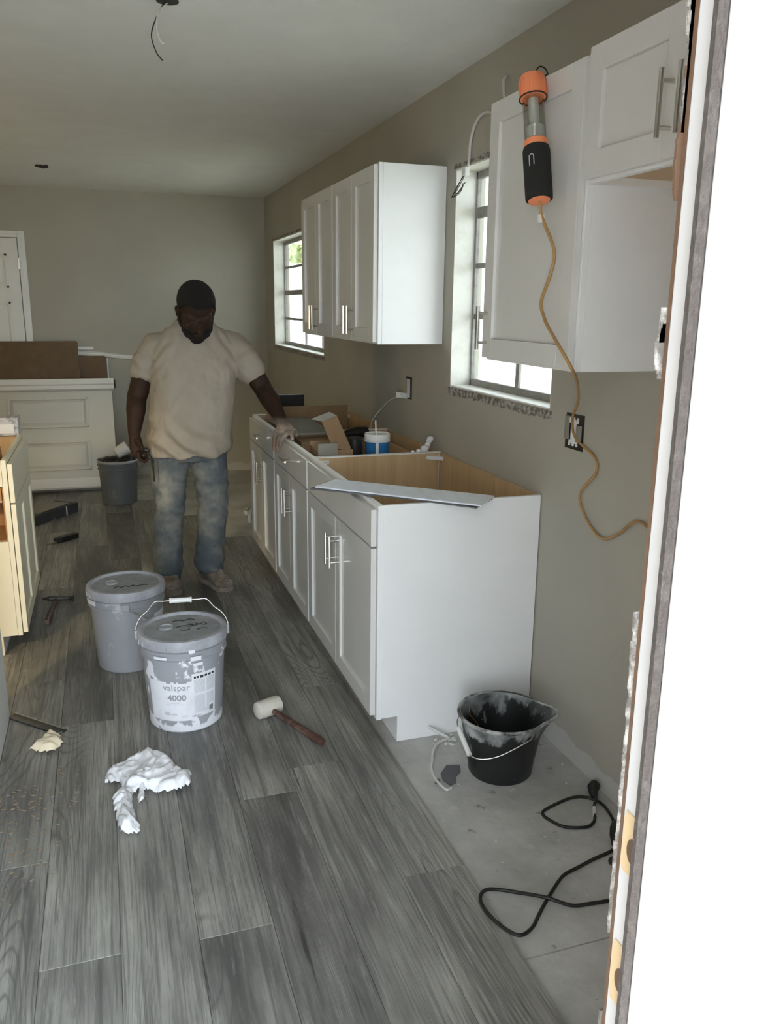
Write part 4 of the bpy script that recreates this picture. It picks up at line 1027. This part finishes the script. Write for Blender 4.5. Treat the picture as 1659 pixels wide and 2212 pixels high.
# torn cable scrap and slate chip by the bucket
t = Thing('cable_scrap', (1.0, 2.35, 0), 'torn cable scrap with plaster crumbs on the slab beside the black bucket', 'scrap')
t.part('sheath', MB().tube(spline([(1.022, 2.495, .048), (1.052, 2.48, .030), (1.085, 2.462, .012), (1.06, 2.455, .007), (1.035, 2.44, .007), (1.005, 2.40, .007), (.985, 2.36, .007)], 5), .0055, 6), 'cable')
t.part('sheath', MB().tube(spline([(.985, 2.36, .007), (.972, 2.33, .006), (.957, 2.30, .006), (.948, 2.26, .006), (.945, 2.215, .007), (.955, 2.165, .007), (.975, 2.17, .007)], 5), .0048, 6), 'cable')
cr = MB()
for k in range(40):
    a = R.gauss(0, .025), R.gauss(0, .014); s_ = R.uniform(.002, .007); cr.ball((1.085+a[0], 2.455+a[1], s_*.8), ((s_, 0, 0), (0, s_*R.uniform(.6, 1.2), 0), (0, 0, s_*.8)), 6, 4)
t.part('plaster_crumbs', cr, 'plaster', kind='stuff')
ch = [(.975, 2.262), (1.015, 2.305), (1.058, 2.292), (1.045, 2.255), (1.02, 2.235), (1.005, 2.20), (.98, 2.19), (.968, 2.225)]
single('slate_chip', MB().prism(ch, 2, .0, .005), 'vinyldark', 'dark grey broken tile chip lying on the cable scrap', 'chip', (1.01, 2.24, 0))
ch = [(.935, 2.215), (.950, 2.235), (.962, 2.232), (.952, 2.208)]
single('slate_chip', MB().prism(ch, 2, .0, .005), 'vinyldark', 'small dark sliver left of the broken tile chip', 'chip', (.95, 2.22, 0))
db = MB()
for k in range(45):
    x, y = R.uniform(.88, 1.40), R.uniform(1.5, 2.45); s_ = R.uniform(.001, .0035)*(1 if R.random() < .9 else 1.8)
    if (x-cb[0])**2+(y-cb[1])**2 < .125**2 or min((Vector((x, y, 0))-Vector((q[0], q[1], 0))).length for q in crd) < .02: continue
    db.ball((x, y, s_*.35), ((s_*R.uniform(.7, 1.6), 0, 0), (0, s_, 0), (0, 0, s_*.45)), 6, 4)
sw = MB()
for k in range(170):
    x, y = R.gauss(-.30, .07), R.gauss(2.36, .17); s_ = R.uniform(.0008, .0024); a = R.uniform(0, PI)
    if x < -.418: continue
    sw.obox((x, y, ZP+s_*.4), (s_*3*math.cos(a), s_*3*math.sin(a), 0), (-s_*math.sin(a), s_*math.cos(a), 0), (0, 0, s_*.4))
M['shaving'] = mat('brown_shavings', (.30, .22, .145), .9, var=.3, vs=40)
tag(single('sawdust', sw, 'shaving', 'brown sawdust and shavings on the planks left of the cloth', 'sawdust', (-.3, 2.36, ZP)), kind='stuff')
tag(single('floor_debris', db, 'plaster', 'scattered crumbs of plaster on the bare slab', 'debris', (1, 2, 0)), kind='stuff')

# ceiling wires
t = Thing('ceiling_wire', (.246, 2.93, HC), 'loose wires hanging from a hole in the ceiling', 'wire')
t.part('hole_plate', MB().lathe([(.035, -.002), (.035, .002)], (.262, 2.945, HC-.0005), 20), 'shirtdark')
t.part('wire', MB().tube(spline([(.255, 2.96, HC), (.225, 2.93, 2.38), (.205, 2.90, 2.32), (.215, 2.88, 2.27), (.232, 2.87, 2.245)], 6), .0020, 6), 'shirtdark', smooth=True)
t.part('wire', MB().tube(spline([(.265, 2.96, HC), (.232, 2.93, 2.395), (.222, 2.91, 2.345), (.232, 2.90, 2.305), (.245, 2.90, 2.30)], 6), .0022, 6), 'cable', smooth=True)
t = Thing('ceiling_stub', (-.31, 6.5, HC), 'small wire stub on the ceiling near the far wall', 'wire')
t.part('wire', MB().tube([(-.36, 6.52, HC-.002), (-.31, 6.50, HC-.015), (-.28, 6.49, HC-.010)], .010, 8), 'shirtdark')

# ------------------------------------------------------------ the man
ML = Vector((.42, 4.42, ZP))
def organic(name, mb, m, vox, smooth_it=3, disp=None, parent=None, label=None):
    me = mb.mesh(name, ML); o = bpy.data.objects.new('tmp', me); COL.objects.link(o)
    r = o.modifiers.new('r', 'REMESH'); r.mode = 'VOXEL'; r.voxel_size = vox
    if smooth_it:
        s_ = o.modifiers.new('s', 'SMOOTH'); s_.factor = .5; s_.iterations = smooth_it
    dg = bpy.context.evaluated_depsgraph_get(); dg.update()
    m2 = bpy.data.meshes.new_from_object(o.evaluated_get(dg)); m2.name = name
    bpy.data.objects.remove(o); bpy.data.meshes.remove(me)
    if disp:
        ns = [v.normal.copy() for v in m2.vertices]
        for v, n_ in zip(m2.vertices, ns): v.co += n_*disp(v.co+ML)
    o = link(name, m2, m, parent, True)
    if label: o['label'] = label
    return o
man = Thing('person', ML, 'man in a tan t-shirt and dusty jeans, head bowed, one hand on the cabinets', 'person')
B = MB()
# torso, hips, legs (inside the clothes)
B.limb([(.405, 4.47, .93), (.42, 4.47, .98), (.43, 4.475, 1.15), (.445, 4.475, 1.28), (.452, 4.465, 1.36)], [(.13, .10), (.17, .12), (.185, .125), (.185, .10), (.10, .075)], 20)
B.limb([(.455, 4.465, 1.34), (.457, 4.41, 1.425), (.459, 4.37, 1.47)], [.072, .068, .066])
for hip, kn_, an in (((.32, 4.47, .80), (.290, 4.42, .44), (.268, 4.44, .11)), ((.50, 4.47, .80), (.510, 4.42, .44), (.475, 4.45, .11))):
    B.limb([hip, Vector(hip).lerp(Vector(kn_), .5), kn_, Vector(kn_).lerp(Vector(an), .4), an], [.085, .075, .055, .052, .036])
# arms
sR, eR, wR = Vector((.258, 4.48, 1.335)), Vector((.150, 4.49, 1.045)), Vector((.122, 4.40, .865))
B.limb([sR+Vector((.01, 0, -.02)), sR.lerp(eR, .5), eR], [.046, .059, .051]); B.limb([eR, eR.lerp(wR, .35), eR.lerp(wR, .8), wR], [.050, .050, .037, .031])
sL, eL, wL = Vector((.650, 4.47, 1.335)), Vector((.795, 4.37, 1.080)), Vector((.840, 4.135, .945))
B.limb([sL+Vector((-.01, 0, -.02)), sL.lerp(eL, .5), eL], [.046, .059, .049]); B.limb([eL, eL.lerp(wL, .35), eL.lerp(wL, .8), wL], [.050, .050, .036, .030])
# right hand hanging, closed round a plug
def finger(pts, r): B.limb(pts, r, 10)
B.limb([wR, wR+Vector((.004, -.012, -.04)), wR+Vector((.010, -.022, -.085))], [(.028, .026), (.034, .022), (.036, .019)], 14)
k0 = wR+Vector((.010, -.022, -.085))
for i, (dy, L_) in enumerate(((-.032, .9), (-.011, 1.), (.011, .95), (.031, .78))):
    a = k0+Vector((.002, dy, -.004)); b = a+Vector((.004, -.004, -.036*L_)); c = b+Vector((.026, -.004, -.018*L_)); d = c+Vector((.016, 0, .014))
    finger([a, b, c, d], [.0095, .009, .0085, .0075])
finger([wR+Vector((.012, -.035, -.03)), wR+Vector((.030, -.058, -.065)), wR+Vector((.046, -.056, -.092)), wR+Vector((.052, -.050, -.108))], [.013, .011, .0095, .0085])
# left hand draped over the cabinet edge (edge at x=XF, z=.876)
pm = [wL, wL+Vector((-.002, -.045, -.028)), wL+Vector((-.006, -.088, -.034))]
pm = [wL, Vector((.842, 4.085, .918)), Vector((.838, 4.045, .904))]
B.limb(pm, [(.032, .026), (.043, .025), (.048, .022)], 14)
base = [(.794, 4.055), (.818, 4.028), (.846, 4.012), (.874, 4.018)]
tips = [((.784, 4.050, .868), (.779, 4.045, .838), (.780, 4.045, .815)),
        ((.800, 4.000, .876), (.786, 3.985, .842), (.785, 3.985, .812)),
        ((.826, 3.975, .896), (.802, 3.950, .884), (.786, 3.938, .852)),
        ((.858, 3.975, .900), (.850, 3.938, .893), (.846, 3.912, .8855))]
for (bx_, by_), tp in zip(base, tips):
    finger([(bx_, by_, .902), *tp], [.0125, .0118, .0108, .0095])
finger([(.866, 4.075, .912), (.884, 4.048, .904), (.888, 4.020, .896), (.884, 3.998, .888)], [.014, .0125, .011, .010])
# head
ha = math.radians(36); hu = Vector((0, -math.sin(ha), math.cos(ha))); hf = Vector((0, -math.cos(ha), -math.sin(ha))); hx = Vector((1, 0, 0))
tw = math.radians(4); hx = Vector((math.cos(tw), math.sin(tw), 0)); hf = Vector((-hf.y*-math.sin(tw)*-1, hf.y*math.cos(tw), hf.z)); hu = hx.cross(hf)*-1
if hu.z < 0: hu = -hu
hc = Vector((.457, 4.345, 1.497))
HS = 1.07
def H(x, f_, u): return hc+(hx*x+hf*f_+hu*u)*HS
def HB(x, f_, u, rx, rf, ru, n=16, m=12): B.ball(H(x, f_, u), (hx*rx*HS, hf*rf*HS, hu*ru*HS), n, m)
HB(0, -.012, .030, .083, .102, .088, 24, 16); HB(0, .020, -.040, .074, .082, .085, 24, 16); HB(0, .035, -.088, .060, .062, .050)
HB(0, .068, -.122, .030, .026, .020); HB(0, .070, .012, .060, .016, .014)
HB(0, .105, -.030, .011, .016, .030); HB(0, .116, -.048, .014, .014, .013); HB(-.016, .104, -.052, .010, .011, .009); HB(.016, .104, -.052, .010, .011, .009)
HB(0, .097, -.078, .026, .013, .007); HB(0, .095, -.090, .023, .013, .008)
for s_ in (-1, 1):
    HB(s_*.034, .080, -.012, .016, .014, .010); HB(s_*.046, .066, -.045, .026, .024, .022); HB(s_*.034, .084, .004, .022, .010, .006)
    HB(s_*.084, -.008, -.022, .009, .018, .030); HB(s_*.089, -.014, -.012, .008, .013, .017)
body = organic('body', B, 'skin', .0045, 3, parent=man.o)
# eyelids/eyes (looking down)
ey = MB()
for s_ in (-1, 1): ey.ball(H(s_*.034, .0935, -.016), (hx*.010, hf*.0025, hu*.0025), 10, 6)
man.part('eye', ey, 'black', parent=None, smooth=True)
# hair and beard as shells over the head
def shell(name, keep, grow, nz):
    S = MB(); S.ball(H(0, -.012, .030), (hx*(.083+grow)*HS, hf*(.102+grow)*HS, hu*(.088+grow)*HS), 40, 30)
    me = S.mesh(name, ML); bm = bmesh.new(); bm.from_mesh(me)
    def loc(co):
        d = co+ML-hc; return d.dot(hx)/HS, d.dot(hf)/HS, d.dot(hu)/HS
    bmesh.ops.delete(bm, geom=[f for f in bm.faces if not keep(*loc(f.calc_center_median()))], context='FACES')
    bm.to_mesh(me); bm.free()
    o = link(name, me, 'hair', man.o, True); s_ = o.modifiers.new('s', 'SOLIDIFY'); s_.thickness = .006; s_.offset = -1
    return o
def hairline(x, f_, u):
    if f_ > .052: return u > .056+.25*max(0, .03-abs(x))*0
    if f_ > .01: return u > .004+ (f_-.01)*1.1
    if f_ > -.03: return u > -.006
    return u > -.062
shell('hair', hairline, .0065, 0)
bd_ = MB()
for k in range(-6, 7):
    a = k/6*1.45; x = math.sin(a); f_ = math.cos(a)
    top = -.070 if abs(k) < 3 else -.072+.040*(abs(k)-2)/4
    bd_.ball(H(x*.068, .020+f_*.066-(.02 if abs(k) > 4 else 0), (top-.118)/2 if abs(k) < 4 else top-.02), (hx*.020, hf*.020, hu*(.026 if abs(k) < 4 else .03)), 10, 8)
bd_.ball(H(0, .082, -.122), (hx*.036, hf*.022, hu*.022), 12, 8)
bd_.ball(H(0, .103, -.0685), (hx*.030, hf*.008, hu*.0055), 12, 8)
organic('beard', bd_, 'hair', .004, 2, parent=man.o)
# t-shirt
S = MB()
def ell(cx, cy, z, rx, ry, n=40, pw_=2.3, tilt=0.):
    out_ = []
    for k in range(n):
        a = 2*PI*k/n; c, s_ = math.cos(a), math.sin(a)
        out_.append((cx+rx*math.copysign(abs(c)**(2/pw_), c), cy+ry*math.copysign(abs(s_)**(2/pw_), s_), z+tilt*s_))
    return out_
S.rings([ell(.403, 4.445, .748, .216, .175, tilt=.006), ell(.403, 4.44, .78, .220, .182), ell(.408, 4.43, .86, .220, .190), ell(.416, 4.425, .95, .219, .192), ell(.428, 4.43, 1.04, .217, .182),
         ell(.438, 4.445, 1.14, .218, .165), ell(.446, 4.455, 1.23, .222, .150), ell(.450, 4.462, 1.30, .222, .128), ell(.453, 4.465, 1.35, .200, .105), ell(.455, 4.46, 1.385, .155, .090), ell(.456, 4.452, 1.418, .105, .082), ell(.456, 4.447, 1.432, .086, .074)])
S.limb([sR+Vector((.05, 0, -.02)), sR+Vector((.008, 0, -.025)), sR.lerp(eR, .35), sR.lerp(eR, .52)], [.070, .079, .079, (.077, .073)])
S.limb([sL+Vector((-.05, 0, -.02)), sL+Vector((-.004, 0, -.025)), sL.lerp(eL, .38), sL.lerp(eL, .58)], [.070, .080, .082, (.082, .078)])
# cut the rounded sleeve ends flat by letting the arm emerge: the caps are kept short
def wr_shirt(p):
    q = Vector((p.x*7, p.y*7, p.z*5))
    d = .008*noise.noise(q)+.006*noise.noise(q*2.6)+.003*noise.noise(q*6)
    low = max(0, min(1, (1.02-p.z)/.2))
    d += low*.014*math.sin((p.z*1.0+p.x*.75)*46+3*noise.noise(q*.8))*max(0, noise.noise(q*.6+Vector((2, 0, 0)))+.35)
    for e in (sR, sL):
        r_ = (p-e).length
        if r_ < .26: d += .004*math.sin(r_*95+4*noise.noise(q))*(1-abs(r_-.14)/.13 if abs(r_-.14) < .13 else 0)
    return d
organic('t_shirt', S, 'shirt', .0075, 2, wr_shirt, man.o)
cl = MB().tube([Vector((.456, 4.447, 1.428))+Vector((.090*math.cos(2*PI*k/28), .077*math.sin(2*PI*k/28), .012*math.sin(2*PI*k/28))) for k in range(29)], .009, 8)
man.part('collar', cl, 'shirt', smooth=True)
# jeans
J = MB()
J.rings([ell(.402, 4.46, .715, .190, .125), ell(.405, 4.46, .78, .208, .155), ell(.408, 4.46, .86, .200, .15)])
J.limb([(.302, 4.46, .72), (.285, 4.445, .60), (.283, 4.425, .46), (.268, 4.425, .34), (.262, 4.435, .22), (.258, 4.43, .11)], [(.100, .115), (.093, .105), (.080, .086), (.076, .082), (.078, .084), (.080, .088)], 20)
J.limb([(.503, 4.46, .72), (.508, 4.445, .60), (.508, 4.42, .46), (.497, 4.425, .34), (.488, 4.435, .22), (.480, 4.425, .135)], [(.100, .115), (.092, .105), (.080, .086), (.078, .084), (.078, .084), (.082, .090)], 20)
def wr_jean(p):
    q = Vector((p.x*9, p.y*9, p.z*7)); d = .006*noise.noise(q)+.003*noise.noise(q*3)
    if p.z < .32: d += .008*math.sin(p.z*70+5*noise.noise(q*.7))*(1-p.z/.32)
    if .38 < p.z < .62: d += .004*math.sin(p.z*80+p.x*30+4*noise.noise(q))
    return d
jeans = organic('jeans', J, 'denim', .0085, 2, wr_jean, man.o)
# boots
def boot(heel, toe, lbl):
    heel, toe = Vector(heel), Vector(toe); d = toe-heel; d.z = 0; L_ = d.length; d.normalize(); n_ = Vector((-d.y, d.x, 0)); rs = []
    for f_, w, h_ in ((-.02, .026, .075), (0, .040, .11), (.12, .043, .13), (.25, .044, .135), (.38, .043, .125), (.52, .045, .100), (.68, .052, .080), (.82, .054, .070), (.93, .045, .060), (1.0, .022, .042)):
        ring = []
        for k in range(16):
            a = 2*PI*k/16; c, s_ = math.cos(a), math.sin(a)
            ring.append(heel+d*(f_*L_)+n_*(w*math.copysign(abs(c)**.75, c))+Vector((0, 0, ZP+.014+(h_-.014)*.5*(1+math.copysign(abs(s_)**.8, s_)))))
        rs.append(ring)
    b_ = MB(); b_.rings(rs); o = organic('boot', b_, 'boot', .007, 2, lambda p: .004*noise.noise(p*28), man.o, lbl)
    pl_ = [(heel+d*(f_*L_)+n_*w) for f_, w in ((-.03, .03), (.1, .046), (.4, .044), (.7, .056), (.9, .052), (1.02, .02))]+[(heel+d*(f_*L_)-n_*w) for f_, w in ((1.02, .02), (.9, .052), (.7, .056), (.4, .044), (.1, .046), (-.03, .03))]
    man.part('sole', MB().prism([(p.x, p.y) for p in pl_], 2, ZP, ZP+.026), 'sole', parent=o, bevel=.004)
    sc_ = MB(); c_ = heel+d*(.955*L_)+Vector((0, 0, ZP+.052)); up_ = (Vector((0, 0, .75))+d*.65).normalized()
    yv = up_.cross(n_); sc_.prism([], 2, 0, 1) if False else None
    sc_.rings([[c_+up_*h_+n_*(.028*math.cos(2*PI*k/18)*s_)+yv*(.019*math.sin(2*PI*k/18)*s_) for k in range(18)] for h_, s_ in ((-.006, 1), (.0035, 1), (.004, .72), (-.002, .66))])
    man.part('toe_cap', sc_, 'sole', parent=o, smooth=True)
    lc = MB()
    for q in range(3):
        p_ = heel+d*((.40+.09*q)*L_)+Vector((0, 0, ZP+.128-.022*q)); lc.tube([p_-n_*.026, p_+Vector((0, 0, .006)), p_+n_*.026], .0025, 6)
    man.part('laces', lc, 'sole', parent=o)
boot((.255, 4.49, 0), (.262, 4.255, 0), None)
boot((.455, 4.49, 0), (.560, 4.250, 0), None)
# plug and short lead held in his hand
t = Thing('hand_tool', (.165, 4.33, .77), 'dark plug with a short dangling lead held in the man\'s hand', 'tool')
t.part('plug', MB().tube([(.150, 4.345, .785), (.172, 4.335, .790), (.185, 4.328, .785)], [.010, .014, .009], 10), 'black')
t.part('lead', MB().tube(spline([(.183, 4.328, .782), (.196, 4.325, .745), (.203, 4.325, .69), (.204, 4.325, .625)], 6), .0042, 8), 'rubber', smooth=True)

# ------------------------------------------------------------ outdoors
M['lawnside'] = mat('side_lawn_painted_shade', (.31, .30, .235), .95, var=.25, vs=5)  # shade put into the lawn colour, to cut light bounced through the windows
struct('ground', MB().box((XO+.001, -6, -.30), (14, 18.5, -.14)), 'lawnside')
gr = MB().box((-8, -8, -.30), (XO, .40, -.14)); gr.box((-10, -8, -.30), (XL-.11, 16, -.14)); struct('ground', gr, 'lawn')
struct('bounce_slab', MB().box((-2.0, -2.6, -.139), (2.2, .40, -.03)), 'ground')  # unseen pale slab, added to bounce light up onto the ceiling
t = Thing('neighbour_house', (5.2, 6, -.14), 'white board-sided neighbouring house outside the right-hand windows', 'house')  # siding seen outside; height and length stretched to cut sky light through the windows
bd0 = None
for k in range(68):
    o = bpy.data.objects.new('board', bd0) if bd0 else t.part('board', MB().box((5.2, -3., -.14), (5.222, -3.+.252, 5.2)), 'fencewhite')
    if bd0: COL.objects.link(o); o.parent = t.o
    bd0 = o.data; o.location = (.005*(k % 2), k*.26, 0)
t.part('wall', MB().box((5.23, -3., -.14), (9.5, 16, 5.2)), 'fencewhite'); t.part('roof_edge', MB().box((5.1, -3.1, 5.2), (9.8, 16.1, 5.35)), 'greycard')
for k in range(11): t.part('board', MB().box((2.2+k*.28, 12.5-.006*(k % 2), -.14), (2.2+k*.28+.27, 12.53, 2.12)), 'fencewhite')
t.part('wall', MB().box((2.2, 12.535, -.14), (5.2, 14.5, 2.12)), 'fencewhite')
def shrub(c, r, hh, label, n=420, ls=.07):
    t = Thing('shrub', c, label, 'shrub', 'shrubs outside the windows'); lv = MB(); c = Vector(c)
    for k in range(n):
        d = Vector((R.gauss(0, 1), R.gauss(0, 1), R.gauss(0, 1))).normalized()*(R.random()**.4)
        p = c+Vector((d.x*r, d.y*r, hh*.55+d.z*hh*.45)); a = Vector((R.gauss(0, 1), R.gauss(0, 1), R.gauss(0, 1))).normalized(); b = a.orthogonal().normalized()
        s_ = ls*R.uniform(.6, 1.2); lv.add([p-a*s_, p+b*s_*.5, p+a*s_, p-b*s_*.5], [(0, 1, 2, 3)])
    me = lv.mesh('foliage', c, fix=False); o = link('foliage', me, 'leafy', t.o); o['kind'] = 'stuff'
    for k in range(5):
        a = 2*PI*k/5; t.part('stem', MB().tube([c+Vector((0, 0, -.02)), c+Vector((math.cos(a)*r*.3, math.sin(a)*r*.3, hh*.4)), c+Vector((math.cos(a)*r*.6, math.sin(a)*r*.6, hh*.75))], [.02, .014, .006], 6), 'bark')
shrub((4.6, 6.7, -.14), .34, 1.05, 'small leafy green shrub seen low through the near window', 300)
shrub((3.0, 17.0, -.14), 1.8, 5.0, 'tall yellow-green shrub behind the neighbouring house wing', 1500, .2)
t = Thing('exterior_wire', (.47, .452, 1.05), 'rusty bare wire sticking out of the white outside wall by the door', 'wire')
t.part('wire', MB().tube(spline([(.480, .458, 1.088), (.474, .440, 1.092), (.482, .436, 1.078), (.482, .438, 1.062), (.477, .442, 1.045), (.472, .44, 1.032)], 5), .0012, 6), 'copper', smooth=True)
t.part('wire', MB().tube(spline([(.472, .44, 1.032), (.472, .440, 1.022), (.478, .44, 1.008), (.483, .44, .99), (.481, .44, .965)], 5), .0005, 6), 'inkgrey', smooth=True)
struct('light_block_roof', MB().box((-4.2, -.45, 2.54), (3.3, 8.4, 2.70)), 'trim')  # unseen overhang, added and widened to block sun and sky at the openings
M['brick'] = mat('light_block_brick', (.34, .27, .24), .9, var=.2, vs=15)
struct('wall_light_block', MB().box((-2.4, -.95, -.14), (-.90, .454, 2.54)), 'brick')  # unseen wall, added to keep side light off the entry jamb
siding = MB().box((JX+.052, .452, -.14), (2.2, .4615, 2.75)); struct('wall_outside', siding, 'fencewhite')
